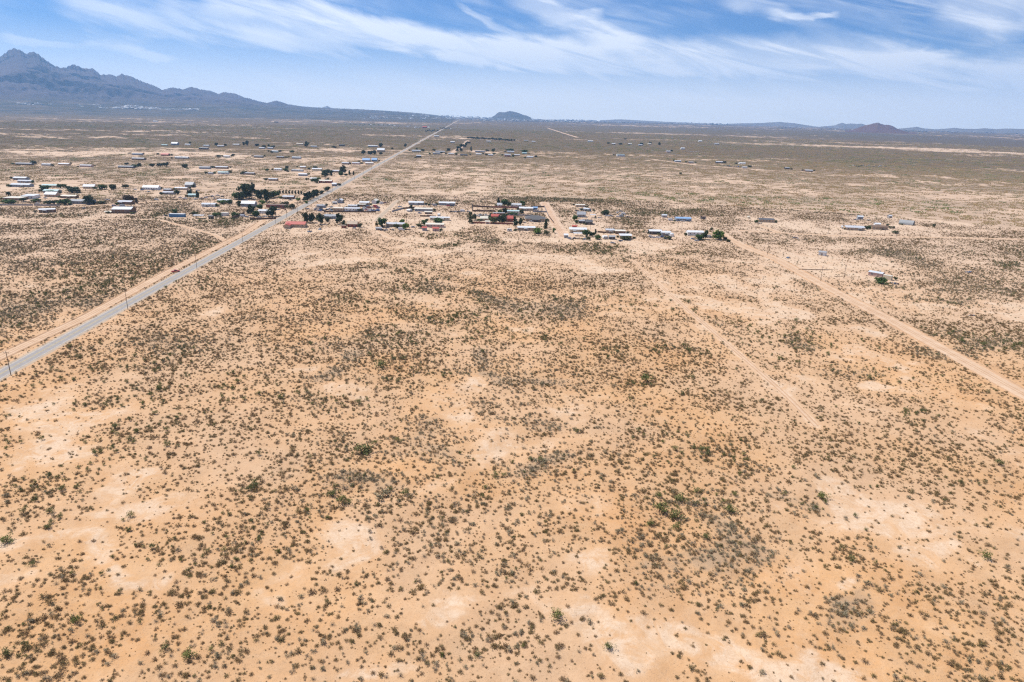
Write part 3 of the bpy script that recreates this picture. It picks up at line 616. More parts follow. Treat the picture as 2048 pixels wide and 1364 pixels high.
# ------------------------------------------------------------------ roads
def smooth_line(poly, step):
    out = []
    for a, b in zip(poly[:-1], poly[1:]):
        n = max(1, int(np.linalg.norm(b-a)/step))
        for k in range(n): out.append(a+(b-a)*k/n)
    out.append(poly[-1]); out = np.array(out)
    for _ in range(6):
        o = out.copy(); o[1:-1] = (out[:-2]+2*out[1:-1]+out[2:])/4; out = o
    return out
def strip(poly, offs, zs, step=8.):
    """cross-section ribbon: offsets across and heights"""
    pts = smooth_line(poly, step); t = np.gradient(pts, axis=0); t /= np.linalg.norm(t, axis=1)[:, None]
    nrm = np.stack([t[:, 1], -t[:, 0]], 1); mb = MB(); k = len(offs); vs = []
    for p, n_ in zip(pts, nrm):
        for o_, z_ in zip(offs, zs): vs.append((p[0]+n_[0]*o_, p[1]+n_[1]*o_, z_))
    fs = [(i*k+j, i*k+j+1, (i+1)*k+j+1, (i+1)*k+j) for i in range(len(pts)-1) for j in range(k-1)]
    fs = [f[::-1] for f in fs]
    mb.add(vs, fs); return mb
def dirt_mat(name, col, col2):
    m = bpy.data.materials.new(name); m.use_nodes = True; n = NT(m.node_tree); b = m.node_tree.nodes['Principled BSDF']
    b.inputs['Roughness'].default_value = .95; b.inputs['Specular IOR Level'].default_value = .1
    g = n.new('ShaderNodeNewGeometry'); a = n.noise(g.outputs['Position'], .12, 6, .68, .6); d = n.noise(g.outputs['Position'], 1.2, 4, .7)
    n.l.new(n.mix(n.ss(n.math('MULTIPLY_ADD', d, .3, n.math('MULTIPLY', a, .7)), .34, .66), col+(1,), col2+(1,)), b.inputs['Base Color'])
    bp = n.new('ShaderNodeBump'); bp.inputs['Strength'].default_value = .4; n.l.new(d, bp.inputs['Height']); n.l.new(bp.outputs[0], b.inputs['Normal'])
    return m
M_dirt = dirt_mat('packed_dirt', (.55, .36, .225), (.66, .47, .32)); M_dirt2 = dirt_mat('graded_dirt', (.53, .355, .24), (.66, .47, .335))
M_should = dirt_mat('gravel_shoulder', (.40, .31, .225), (.52, .40, .29))
M_berm = dirt_mat('loose_sand_berm', (.46, .275, .155), (.56, .36, .22))
def asphalt():
    m = bpy.data.materials.new('worn_asphalt'); m.use_nodes = True; n = NT(m.node_tree); b = m.node_tree.nodes['Principled BSDF']
    b.inputs['Roughness'].default_value = .85
    g = n.new('ShaderNodeNewGeometry'); a = n.noise(g.outputs['Position'], .5, 5, .65); d = n.noise(g.outputs['Position'], 3., 3, .7)
    sp = n.new('ShaderNodeSeparateXYZ'); n.l.new(g.outputs['Position'], sp.inputs[0])
    # across the road: x + .0655 y + 199
    ac = n.math('ADD', n.math('MULTIPLY_ADD', sp.outputs[1], .0655, 199.0), sp.outputs[0])
    wave = n.math('ABSOLUTE', n.math('SUBTRACT', n.math('ABSOLUTE', ac), 1.7))
    c = n.mix(n.ss(a, .3, .7), (.29, .255, .23, 1), (.36, .32, .285, 1))
    c = n.mix(n.math('MULTIPLY', n.ss(wave, .1, .8, 1, 0), .35), c, (.27, .25, .24, 1))
    c = n.mix(n.math('MULTIPLY', n.ss(d, .55, .7), .25), c, (.46, .42, .38, 1))
    n.l.new(c, b.inputs['Base Color']); return m
M_asph = asphalt()
M_paint = mat('road_paint_white', (.62, .61, .57), .7, var=.15, scale=2); M_yel = mat('road_paint_yellow', (.60, .44, .10), .7, var=.15, scale=2)
for nm, poly, w in ROADS:
    if nm == 'highway':
        link('road', strip(poly, [-3.35, 0, 3.35], [.10, .16, .10], 20).mesh('road', [M_asph]), kind='structure')
        link('road_shoulder', strip(poly, [-6.2, -5.0, -3.2, 3.2, 5.0, 6.2], [-.35, .05, .085, .085, .05, -.35], 20).mesh('road_shoulder', [M_should]), kind='structure')
        for off, mm, hw in ((-3.05, M_paint, .09), (3.05, M_paint, .09), (-.16, M_yel, .06), (.16, M_yel, .06)):
            zz = .16-.06*abs(off)/3.5+.008
            link('road_marking', strip(poly, [off-hw, off+hw], [zz, zz], 20).mesh('road_marking', [mm]), kind='structure')
    elif nm == 'side_road':
        link('side_road', strip(poly, [-2.9, -2.4, 2.4, 2.9], [-.2, .07, .07, -.2]).mesh(nm, [M_should]), kind='structure')
    else:
        wide = w > 4
        link(nm, strip(poly, [-w-.4, -w, 0, w, w+.4], [-.4, .045, .07, .045, -.4]).mesh(nm, [M_dirt2 if wide else M_dirt]), kind='structure')
for nm, poly, w in ROADS:
    if nm.startswith('dirt') and np.linalg.norm(poly[0]-gp(1024, 500)) < 900:
        for off in ([-.85, .85] if w < 4 else [-2.2, -.5, 1.3, 2.6]):
            link('wheel_rut', strip(poly, [off-.28, off+.28], [.078, .078]).mesh('wheel_rut', [M_berm]), kind='structure')
def trail(pts, label):
    p = smooth_line(P(*pts), 2.); p = smooth_line(p[::2], 1.5); t = np.gradient(p, axis=0); t /= np.linalg.norm(t, axis=1)[:, None]; mb = MB()
    for off in (-.8, .8):
        L = p[:, 0]+t[:, 1]*(off-.16); Ly = p[:, 1]-t[:, 0]*(off-.16); R2 = p[:, 0]+t[:, 1]*(off+.16); Ry = p[:, 1]-t[:, 0]*(off+.16)
        z0, z1 = zrel(L, Ly)+.05, zrel(R2, Ry)+.05; vs = []
        for i in range(len(p)): vs += [(L[i], Ly[i], z0[i]), (R2[i], Ry[i], z1[i])]
        mb.add(vs, [(2*i, 2*i+1, 2*i+3, 2*i+2) for i in range(len(p)-1)])
    link('tyre_trail', mb.mesh('tyre_trail', [M_berm]), kind='structure')
# sandy berms pushed up along the graded roads
for poly, off, y0, y1 in ((ROAD_R, 5.0, 100, 640), (ROAD_R, -5.0, 60, 640), (TRACK_L, -3.6, 60, 700), (TRACK_L, 3.6, 60, 700)):
    pts = smooth_line(poly, 4.); pts = pts[(pts[:, 1] > y0) & (pts[:, 1] < y1)]
    rr = random.Random(int(off*10)); vs = []; k = 5
    t = np.gradient(pts, axis=0); t /= np.linalg.norm(t, axis=1)[:, None]
    for i, (p, tt) in enumerate(zip(pts, t)):
        h = max(.02, .28+.3*float(vn(i*.23, off, 5))); hw = .9+.3*float(vn(i*.31, off, 6))
        for o_, z_ in ((-1, -.2), (-.5, h*.7), (0, h), (.5, h*.7), (1, -.2)):
            vs.append((p[0]+tt[1]*(off+o_*hw), p[1]-tt[0]*(off+o_*hw), z_))
    mb = MB(); mb.add(vs, [(i*k+j, (i+1)*k+j, (i+1)*k+j+1, i*k+j+1) for i in range(len(pts)-1) for j in range(k-1)])
    me = mb.mesh('sand_berm', [M_berm]); me.polygons.foreach_set('use_smooth', [True]*len(me.polygons)); link('sand_berm', me, kind='structure')
# ------------------------------------------------------------------ mountains
def mtn_mat(name, lo, hi, sc):
    m = bpy.data.materials.new(name); m.use_nodes = True; n = NT(m.node_tree); b = m.node_tree.nodes['Principled BSDF']
    b.inputs['Roughness'].default_value = .95; b.inputs['Specular IOR Level'].default_value = .05
    g = n.new('ShaderNodeNewGeometry'); a = n.noise(g.outputs['Position'], sc, 6, .65, .8); a2 = n.noise(g.outputs['Position'], sc*5, 4, .7)
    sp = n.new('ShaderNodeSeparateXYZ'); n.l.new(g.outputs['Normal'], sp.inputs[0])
    slope_shade = n.ss(sp.outputs[2], .55, .93)
    c = n.mix(slope_shade, lo+(1,), hi+(1,))  # ridge shading put into the colour: level faces lighter, sheer faces darker
    if name == 'mountain_rock': spz = n.new('ShaderNodeSeparateXYZ'); n.l.new(g.outputs['Position'], spz.inputs[0]); foot_ = n.ss(n.math('MULTIPLY_ADD', a, 120.0, spz.outputs[2]), 130, 300)
    c = n.mix(n.math('MULTIPLY', n.ss(n.math('MULTIPLY_ADD', a2, .4, n.math('MULTIPLY', a, .6)), .38, .62), .6), c, tuple(k*.55 for k in hi)+(1,))
    if name == 'mountain_rock': c = n.mix(foot_, n.mix(n.ss(n.noise(g.outputs['Position'], .0035, 6, .7), .4, .62), (.080, .072, .050, 1), (.16, .12, .082, 1)), c)
    n.l.new(c, b.inputs['Base Color'])
    return m
def ridge(name, sil, D, front, back, mat_, rough=.22, seed=0, nz=70, foot=0.0, power=1.6, n_x=420, gully=900.):
    """relief built at its real distance: crest heights follow the surveyed skyline"""
    S = [(azel(px, py)) for px, py in sil]
    a0, a1 = S[0][0], S[-1][0]; az_ = np.linspace(a0, a1, n_x)
    hh = np.interp(az_, [s[0] for s in S], [D*math.tan(math.radians(s[1]))+CAM_H for s in S])
    jag = fbm(az_*3.1*D/15000*4, az_*0+seed, 4, seed+3); hh = hh*(1+.02*jag)
    tt = np.linspace(0, 1, nz); ti = np.linspace(0, 1, nz//3)[1:]
    R_ = np.concatenate([D-front+front*tt, D+back*ti]); PR = np.concatenate([tt**power, 1-ti])
    A, RR = np.meshgrid(np.radians(az_), R_); pr = np.repeat(PR[:, None], n_x, 1)
    x = RR*np.sin(A); y = RR*np.cos(A)
    rg = 1-2*np.abs(fbm(x/gully, y/gully, 5, seed+11, .55)); rg2 = 1-2*np.abs(fbm(x/gully*3, y/gully*3, 4, seed+17, .6))
    am = pr*(1-pr)*4
    ks = np.ones(61)/61; hs_ = np.convolve(np.pad(hh, 30, 'edge'), ks, 'valid') if n_x > 300 else hh
    H2 = hs_[None, :]+(hh-hs_)[None, :]*np.clip(pr*1.3-.3, 0, 1)**1.5
    z = H2*pr*(1+rough*am*(rg+.4*rg2)*(pr > 0)) ; z = z*1.0
    # keep the crest as surveyed
    lim = H2*np.minimum(1, .25+.78*pr); z = np.where(pr < .98, np.minimum(z, np.maximum(lim, H2*pr)), z)
    z = z-foot*(1-np.minimum(1, pr*30))-6*(pr <= 0)
    me = bpy.data.meshes.new(name); nR, nA = x.shape; co = np.stack([x, y, z], -1).reshape(-1, 3)
    i = np.arange(nR-1)[:, None]*nA; j = np.arange(nA-1)[None, :]
    q = np.stack([i+j, i+nA+j, i+nA+j+1, i+j+1], -1).reshape(-1, 4)[:, ::-1]
    me.from_pydata(co.tolist(), [], q.tolist()); me.materials.append(mat_); me.update()
    o = link(name, me, kind='structure')
    return o, (az_, hh, D, front, power)
M_mt = mtn_mat('mountain_rock', (.026, .026, .038), (.145, .112, .112), .0009)
M_bt = mtn_mat('butte_rock', (.10, .060, .055), (.185, .105, .088), .006)
M_far = mtn_mat('far_hill_rock', (.17, .16, .16), (.27, .24, .22), .002)  # lightened to stand in for distance haze, painted into the rock colour
MAIN = [(-420,175),(-300,150),(-180,132),(-80,140),(-30,124),(0,114.7),(12,106),(24,98.6),(32,97.6),(43,102),(53,108.5),(60,104),(68,102.4),(82,113),(92,120),(102,126.6),(112,133),(120,135.9),(130,136.9),(139,132),(147,129.4),(158,133),(171,137.9),(186,136.9),(194,143),(200,149.5),(213,150),(226,150.6),(231,154),(238,150),(244,148),(263,154),(284,164),(297,168),(309,172.8),(325,180.6),(345,176),(367,179),(383,173.8),(401,180),(420,182),(436,188),(448,184.4),(468,186.5),(489,195),(512,201),(533,206),(553,201),(566,205),(578,210),(608,213.8),(660,216.4),(720,218.4),(800,223.3),(840,226.4),(875,230.5),(905,236.5)]
mt, MT = ridge('mountain_range', MAIN, 15000, 6800, 4000, M_mt, .48, 5, 130, 0, 1.9, 800, 1150.)
ridge('hills', [(560,214),(578,208.5),(600,212),(630,215),(645,215),(654,211.6),(663,216),(700,219)], 18500, 1500, 1400, M_far, .2, 8, 30, 0, 1.2, 90)
ridge('hill', [(984,234),(989,231),(994,227),(999,223.7),(1004,224.2),(1010,224.4),(1015,223),(1020,222),(1026,223),(1032,224.4),(1040,227),(1047,229.8),(1054,231.4),(1063,235.5)], 17000, 1500, 1300, M_mt, .2, 9, 40, 0, 1.0, 120, 700)
ridge('hill', [(1650,265.5),(1680,263),(1704,259.5),(1715,256),(1724,252.5),(1731,250.5),(1739,249),(1748,246.5),(1756.5,245),(1763,248),(1769,249.6),(1779,249.6),(1787,253),(1794,257),(1806,261),(1819,265),(1850,267)], 12000, 1500, 900, M_bt, .25, 12, 60, 0, 1.15, 200, 320)
ridge('hills', [(1200,240.5),(1240,238.6),(1262,239.8),(1330,243.5),(1420,247)], 18300, 1300, 1300, M_far, .1, 14, 20, 0, 1.0, 80)
ridge('hills', [(1430,249),(1480,246.6),(1520,246),(1560,243.8),(1590,246.5),(1624,252),(1640,254)], 18600, 1300, 1200, M_far, .2, 15, 20, 0, 1.0, 100)
ridge('hills', [(1640,253),(1669,251),(1677,247.6),(1684,245.6),(1692,248),(1700,246.8),(1712,247.8),(1724,247.5),(1735,251),(1760,256)], 18900, 1300, 1000, M_far, .3, 16, 20, 0, 1.0, 100)
ridge('hills', [(1790,258),(1812,256),(1822,255),(1834,253.6),(1846,256.5),(1870,258.5),(1895,257),(1909,255.6),(1925,257.4),(1950,258),(1969,256.3),(1990,258.2),(2012,257),(2048,258),(2090,257),(2160,260),(2300,262)], 18600, 1300, 1200, M_far, .3, 18, 20, 0, 1.0, 180)

# ------------------------------------------------------------------ haze
hz = bpy.data.materials.new('thin_desert_haze'); hz.use_nodes = True; hz.node_tree.nodes.clear()
pv_ = hz.node_tree.nodes.new('ShaderNodeVolumePrincipled'); oo = hz.node_tree.nodes.new('ShaderNodeOutputMaterial')
hz.node_tree.links.new(pv_.outputs[0], oo.inputs['Volume'])
pv_.inputs['Color'].default_value = (.33, .61, 1.0, 1); pv_.inputs['Density'].default_value = 4.8e-5; pv_.inputs['Anisotropy'].default_value = 0.35
hb = MB(); hb.box(-20600, 20600, -20600, 20600, -12, 1480)
hmesh = hb.mesh('haze', [hz]); hobj = link('haze', hmesh, kind='stuff')

# ------------------------------------------------------------------ far town (thousands of roofs that read as one mass)
def main_z(az_, r):
    a, hh, D, front, pw = MT; h = np.interp(az_, a, hh); t = np.clip((r-(D-front))/front, 0, 1); return h*t**pw
def town_points(x0, x1, ya, yb, n, seed, rr=(8500, 11000)):
    rnd = random.Random(seed); out = []
    for _ in range(n):
        px = rnd.uniform(x0, x1); py = ya(px)+(yb(px)-ya(px))*rnd.random(); d = ray(px, py)
        hn = math.hypot(d[0], d[1]); a_ = math.degrees(math.atan2(d[0], d[1])); r = 5000; hit = None
        while r < 40000:
            z = CAM_H+d[2]/hn*r
            if z <= float(main_z(a_, r)) and (r > 8300 or z <= 0): hit = r; break
            if z <= 0: hit = r; break
            r *= 1.01
        if hit: out.append((hit*math.sin(math.radians(a_)), hit*math.cos(math.radians(a_)), max(0, float(main_z(a_, hit))), hit))
    return out
def town(name, pts, mats, seed, smin, smax):
    rnd = random.Random(seed); mb = MB()
    for x, y, z, r in pts:
        k = r/9000; w = rnd.uniform(smin, smax)*k; d = rnd.uniform(8, 16)*k; h = rnd.uniform(3.5, 6)*k; mi = rnd.choice([0, 0, 1, 1, 2, 3, 4, 4, 4])
        a = .05
        if mi == 4:      # a tree crown
            h *= 1.2; w *= .7; c = [(x+w*.5*math.cos(t*1.047), y+w*.5*math.sin(t*1.047)) for t in range(6)]
            mb.add([(cx, cy, z-2) for cx, cy in c]+[(x+(cx-x)*1.1, y+(cy-y)*1.1, z+h*.5) for cx, cy in c]+[(x, y, z+h)], [(i, (i+1) % 6, 6+(i+1) % 6, 6+i) for i in range(6)]+[(6+i, 6+(i+1) % 6, 12) for i in range(6)], 4)
        else:
            x0, x1, y0, y1 = x-w/2, x+w/2, y-d/2, y+d/2
            mb.box(x0, x1, y0, y1, z-3, z+h, 3 if mi < 3 else 2)
            mb.add([(x0-.5, y0-.5, z+h), (x1+.5, y0-.5, z+h), (x1+.5, y1+.5, z+h), (x0-.5, y1+.5, z+h), (x0, y, z+h*1.45), (x1, y, z+h*1.45)], [(0, 1, 5, 4), (2, 3, 4, 5), (1, 2, 5), (3, 0, 4)], mi)
    link(name, mb.mesh(name, mats), kind='stuff', label=name_label[name])
name_label = {'distant_town': 'pale roofs and dark trees of a town strung along the foot of the mountains', 'distant_houses': 'far roofs and trees scattered along the horizon beside the highway'}
TM = [mat('town_white', (.80, .79, .78), .6, scale=.01), mat('town_grey', (.35, .34, .34), .7, scale=.01), mat('town_tan', (.42, .34, .27), .8, scale=.01), mat('town_wall', (.34, .28, .24), .9, scale=.01), mat('town_tree', (.04, .055, .03), .9, scale=.01)]
L_ = lambda x0, y0, x1, y1: (lambda x: y0+(y1-y0)*(x-x0)/(x1-x0))
tp = town_points(150, 720, L_(150, 209.5, 720, 221), L_(150, 214, 720, 227), 900, 3)+town_points(0, 160, L_(0, 206, 160, 210), L_(0, 209, 160, 213.5), 70, 4)+town_points(200, 480, L_(200, 211.5, 480, 218), L_(200, 217.5, 480, 223), 700, 31)
town('distant_town', tp, TM, 5, 20, 42)
tp = town_points(720, 1000, L_(720, 223, 1000, 236), L_(720, 238, 1000, 240), 420, 6)+town_points(960, 1300, L_(960, 236.5, 1300, 243), L_(960, 242.5, 1300, 246.5), 620, 7)+town_points(1300, 1460, L_(1300, 243.5, 1460, 248), L_(1300, 246.5, 1460, 250.5), 140, 8)
tp += town_points(1560, 2040, L_(1560, 252, 2040, 266), L_(1560, 258, 2040, 268), 120, 9)+town_points(690, 905, L_(690, 245, 905, 256), L_(690, 251, 905, 261), 60, 10)
town('distant_houses', tp, TM, 11, 12, 26)
# ------------------------------------------------------------------ buildings
WINDOW = MB(); WINDOW.box(-.62, .62, -.05, .02, 0, 1.1, 0); WINDOW.box(-.52, .52, -.07, -.052, .1, 1.0, 1)
M_wf = mat('window_frame', (.62, .61, .58), .5); M_glass = mat('window_glass', (.03, .04, .05), .15, spec=.6)
ME_WIN = WINDOW.mesh('window', [M_wf, M_glass])
DOOR = MB(); DOOR.box(-.5, .5, -.06, .02, 0, 2.05); M_door = mat('door_paint', (.30, .22, .17), .6); ME_DOOR = DOOR.mesh('door', [M_door])
WHEEL = MB(); WHEEL.cyl((0, -.12, 0), (0, .12, 0), .35, .35, 10, 0); WHEEL.cyl((0, -.135, 0), (0, .135, 0), .19, .19, 8, 1)
M_tyre = mat('tyre_rubber', (.02, .02, .02), .8); M_rim = mat('wheel_rim', (.4, .4, .42), .35, .6); ME_WHEEL = WHEEL.mesh('wheel', [M_tyre, M_rim])
def roofm(c): return ribbed('roof_'+c, ROOFS[c], 0, 3.0, .5)
def wallm(c): return mat('wall_'+c, WALLS[c], .8, var=.09, scale=.5)
NAMES = {'mobile': ('mobile_home', 'mobile home'), 'flat': ('building', 'building'), 'gable': ('house', 'house'), 'hip': ('house', 'house'), 'shed': ('shed', 'shed'), 'ell': ('house', 'house'),
         'carport': ('carport', 'carport'), 'trailer': ('camper_trailer', 'camper'), 'tank': ('water_tank', 'tank'), 'quonset': ('arched_hut', 'hut'), 'container': ('shipping_container', 'container')}
def gable_roof(mb, x0, x1, y0, y1, h, rise, over=.35, th=.12):
    ym = (y0+y1)/2; hw = (y1-y0)/2+over; dz = rise*over/((y1-y0)/2)
    for s in (-1, 1):
        a = (x0-over, ym+s*hw, h-dz); b = (x1+over, ym+s*hw, h-dz); c = (x1+over, ym, h+rise); d = (x0-over, ym, h+rise)
        up = lambda p: (p[0], p[1], p[2]+th)
        v = [a, b, c, d, up(a), up(b), up(c), up(d)]; f = [(0, 1, 2, 3), (4, 7, 6, 5), (0, 4, 5, 1), (2, 6, 7, 3), (1, 5, 6, 2), (3, 7, 4, 0)]
        mb.add(v, f if s > 0 else [q[::-1] for q in f])
def gable_walls(mb, x0, x1, y0, y1, h, rise):
    mb.prism([(y0, -.5), (y1, -.5), (y1, h), ((y0+y1)/2, h+rise), (y0, h)], x0, x1)
def add_openings(t, x0, x1, y0, y1, h, rnd, front=True, ends=True, base=.35):
    L = x1-x0; n = max(1, int(L/3.2)); dpos = rnd.randrange(n)
    for k in range(n):
        x = x0+L*(k+.5)/n
        if k == dpos: o = link('door', ME_DOOR, t); o.location = (x, y0, base-.2)
        else: o = link('window', ME_WIN, t); o.location = (x, y0, h*.42); 
    if ends and y1-y0 > 4:
        for xx, rz in ((x0, -math.pi/2), (x1, math.pi/2)):
            o = link('window', ME_WIN, t); o.location = (xx, (y0+y1)/2, h*.42); o.rotation_euler = (0, 0, rz)
GROUPS = {}
def building(idx, row):
    kind, px, py, wpx, dep, h, rc, wc, turn, label = row
    k = mpp(px, py); g = gp(px, py); rnd = random.Random(idx*7+1)
    rot = math.radians(3.2 if turn == '-' else (turn if turn else (2.5 if px < 1100 else 1.5)))
    near = py > 345
    w = wpx*k*(.85 if turn == '-' else .95); dep = dep*(1.08 if kind in ('mobile', 'flat') else 1.0); h = h
    if turn not in ('-', 0) and abs(turn) < 60:      # turned: seen width = w cos + d sin
        w = max(4, (w-dep*abs(math.sin(rot)))/math.cos(rot))
    if turn not in ('-', 0) and abs(turn) >= 60: w, dep = dep, w
    cy = g[1]+(abs(math.cos(rot))*dep/2+abs(math.sin(rot))*w/2)
    nm, cat = NAMES[kind]
    tiny = py < 320
    if tiny: grp = 'faraway houses in the scrub'
    elif py < 345: grp = 'houses in the middle distance'
    else: grp = None
    t = thing(nm, (g[0], cy, 0), rot, label, cat, grp)
    x0, x1, y0, y1 = -w/2, w/2, -dep/2, dep/2
    wb = MB(); rb = MB()
    if kind in ('mobile', 'gable', 'shed', 'ell', 'container', 'flat'):
        rise = {'mobile': .13, 'gable': .26, 'shed': .18, 'ell': .22, 'container': 0, 'flat': 0}[kind]*dep
        if kind in ('container', 'flat'):
            wb.box(x0, x1, y0, y1, -.5, h); ov = .25 if kind == 'flat' else .03; rb.box(x0-ov, x1+ov, y0-ov, y1+ov, h+.003, h+.2)
        else:
            gable_walls(wb, x0, x1, y0, y1, h, rise-.02); gable_roof(rb, x0, x1, y0, y1, h, rise, .3 if kind == 'mobile' else .45)
        if kind == 'ell':
            link('wall', (lambda q: (q.prism([(x0, -.5), (x0+5.5, -.5), (x0+5.5, h-.3), (x0+2.75, h+.9), (x0, h-.3)], 0, 1), q)[1])(MB()).mesh('wall', [wallm(wc)]), t).matrix_local = Matrix(((0, 1, 0, 0), (-6.5, 0, 0, y0), (0, 0, 1, 0), (0, 0, 0, 1)))
            q = MB(); gable_roof(q, -3.4, 3.3, -2.75, 2.75, h-.3, 1.25, .4); o = link('roof', q.mesh('roof', [roofm(rc)]), t); o.rotation_euler = (0, 0, math.pi/2); o.location = (x0+2.75, y0-3.2, 0)
        link('wall', wb.mesh('wall', [wallm(wc)]), t); link('roof', rb.mesh('roof', [roofm(rc)]), t)
        if near and kind not in ('container', 'shed'): add_openings(t, x0+(6 if kind == 'ell' else .5), x1-.5, y0, y1, h, rnd)
        elif kind == 'shed' and near: o = link('door', ME_DOOR, t); o.location = (0, y0, 0)
        elif not near and not tiny: add_openings(t, x0+.5, x1-.5, y0, y1, h, rnd, ends=False)
        if kind == 'mobile' and near and rnd.random() < .55:
            q = MB(); sx = rnd.uniform(-.3, .3)*w; q.box(sx-1.6, sx+1.6, y0-2.0, y0-.1, 0, .45); link('step', q.mesh('step', [mat('weathered_wood', (.25, .18, .12))]), t)
            q = MB(); q.box(sx-1.8, sx+1.8, y0-2.2, y0-.06, 2.35, 2.45)
            for s in (-1.7, 1.7): q.box(sx+s-.06, sx+s+.06, y0-2.15, y0-2.03, 0, 2.34)
            link('porch_roof', q.mesh('porch_roof', [roofm(rc)]), t)
        if kind in ('mobile', 'gable') and rnd.random() < .6 and near:
            q = MB(); xx = rnd.uniform(-.35, .35)*w; q.box(xx-.45, xx+.45, .6, 1.5, h+.3, h+rise+.75); link('roof_cooler', q.mesh('roof_cooler', [mat('cooler_metal', (.5, .48, .42), .5)]), t)
        if kind == 'container' and near:
            q = MB(); q.box(x0-.04, x0-.005, y0+.15, -.05, .1, h-.2); q.box(x0-.04, x0-.005, .05, y1-.15, .1, h-.2); link('door', q.mesh('door', [wallm(wc)]), t)
            q = MB()
            for xx in (x0+2, x0+3.2, x1-3.2, x1-2): q.cyl((xx, y0+.1, .0), (xx, y0+.4, 0), .45, .45, 8)
            link('wheel', q.mesh('wheel', [M_tyre]), t, kind='stuff')
    elif kind == 'hip':
        wb.box(x0, x1, y0, y1, -.5, h); o_ = .6; r = 2.9; a = dep/2
        rb.add([(x0-o_, y0-o_, h+.01), (x1+o_, y0-o_, h+.01), (x1+o_, y1+o_, h+.01), (x0-o_, y1+o_, h+.01), (x0+a, 0, h+r), (x1-a, 0, h+r)], [(0, 1, 5, 4), (1, 2, 5), (2, 3, 4, 5), (3, 0, 4), (3, 2, 1, 0)])
        link('wall', wb.mesh('wall', [wallm(wc)]), t); link('roof', rb.mesh('roof', [mat('shingle_'+rc, ROOFS[rc], .9, var=.25, scale=1.5)]), t)
        q = MB(); q.box(-4.5, 4.5, y0-5.5, y0-.0, h-.25, h-.05)
        for s in (-4.3, 4.3): q.box(s-.12, s+.12, y0-5.4, y0-5.2, 0, h-.26)
        link('porch_roof', q.mesh('porch_roof', [mat('shingle_'+rc, ROOFS[rc])]), t)
        add_openings(t, x0+.8, x1-.8, y0, y1, h, rnd)
    elif kind == 'carport':
        rb.prism([(y0, h), (y0, h+.1), (0, h+.5), (y1, h+.1), (y1, h), (0, h+.4)], x0, x1); link('roof', rb.mesh('roof', [roofm(rc)]), t)
        n = max(2, int(w/4)+1); pm = MB(); pm.box(-.07, .07, -.07, .07, -.3, h+.05); pmesh = pm.mesh('post', [mat('post_steel', (.4, .4, .4), .5)])
        for i in range(n):
            for yy in (y0+.2, y1-.2): o = link('post', pmesh, t); o.location = (x0+.2+(w-.4)*i/(n-1), yy, 0)
    elif kind == 'trailer':
        L = max(w, 5.2); W_ = max(dep, 2.6); s = L/2
        wb.prism([(-s, .75), (-s+.5, .5), (s-.5, .5), (s, .75), (s-.1, h-.6), (s-.7, h-.1), (-s+.9, h), (-s+.25, h-.6)], -W_/2, W_/2)
        o = link('body', wb.mesh('body', [mat('camper_skin', (.74, .73, .70), .4)]), t); o.rotation_euler = (0, 0, math.pi/2)
        for sx_ in (-.5, .5):
            for sy_ in (-1, 1): o = link('wheel', ME_WHEEL, t); o.location = (sx_, sy_*(W_/2-.05), .35)
        for xx in (-s*.5, s*.45): o = link('window', ME_WIN, t); o.location = (xx, -W_/2, h*.5)
        o = link('door', ME_DOOR, t); o.location = (0, -W_/2, .55); o.scale = (.7, 1, .8)
    elif kind == 'tank':
        r = max(w, dep)/2; wb.cyl((0, 0, -.3), (0, 0, h*.75), r, r, 16); rb.cyl((0, 0, h*.75), (0, 0, h), r, r*.3, 16)
        link('body', wb.mesh('body', [wallm(wc)]), t); link('lid', rb.mesh('lid', [roofm(rc)]), t)
    elif kind == 'quonset':
        t.rotation_euler = (0, 0, rot-math.radians(25)); r = 5.0; L = 15; n = 14
        pr = [(r*math.cos(math.pi*i/n), r*math.sin(math.pi*i/n)-.02) for i in range(n+1)]
        vs = [(x, y, z) for x in (-L/2, L/2) for y, z in pr]+[(x, y*.97, z*.97) for x in (-L/2, L/2) for y, z in pr]
        k_ = n+1; fs = [(i, i+1, k_+i+1, k_+i) for i in range(n)]+[(2*k_+i, 3*k_+i, 3*k_+i+1, 2*k_+i+1) for i in range(n)]+[(k_+i, k_+i+1, 3*k_+i+1, 3*k_+i) for i in range(n)]+[(i, 2*k_+i, 2*k_+i+1, i+1) for i in range(n)]
        rb.add(vs, fs); link('shell', rb.mesh('shell', [ribbed('arch_steel', (.36, .36, .35), 0, 1.2, .5)]), t)
        wb.add([(-L/2+.3, y*.96, z*.96) for y, z in pr], [tuple(range(n+1))]); link('end_wall', wb.mesh('end_wall', [wallm('grey')]), t)
    return t
for i_, r_ in enumerate(B): building(i_, r_)

# ------------------------------------------------------------------ fences and yard walls
def fence(p0, p1, h, m_, label, name='fence', cat='fence', bay=5.0, post=True, grp=None):
    a = gp(*p0); b = gp(*p1); L = float(np.linalg.norm(b-a)); rz = math.atan2(b[1]-a[1], b[0]-a[0])
    t = thing(name, (a[0], a[1], 0), rz, label, cat, grp); n = max(1, round(L/bay)); s = L/n
    pb = MB(); pb.box(.04, s-.04, -.05, .05, .03, h); pm = pb.mesh('panel', [m_]); q = MB(); q.box(-.07, .07, -.09, .09, -.4, h+.12); qm = q.mesh('post', [m_])
    for i in range(n):
        o = link('panel', pm, t); o.location = (i*s, 0, 0)
    for i in range(n+1):
        o = link('post', qm, t); o.location = (i*s, 0, 0)
M_fd = mat('fence_boards_dark', (.14, .09, .065), .9, var=.3, scale=.8); M_fg = mat('fence_tin_grey', (.30, .30, .31), .6, var=.25, scale=.5); M_wm = mat('compound_wall', (.30, .12, .08), .9); M_blk = mat('block_wall', (.36, .33, .30), .9)
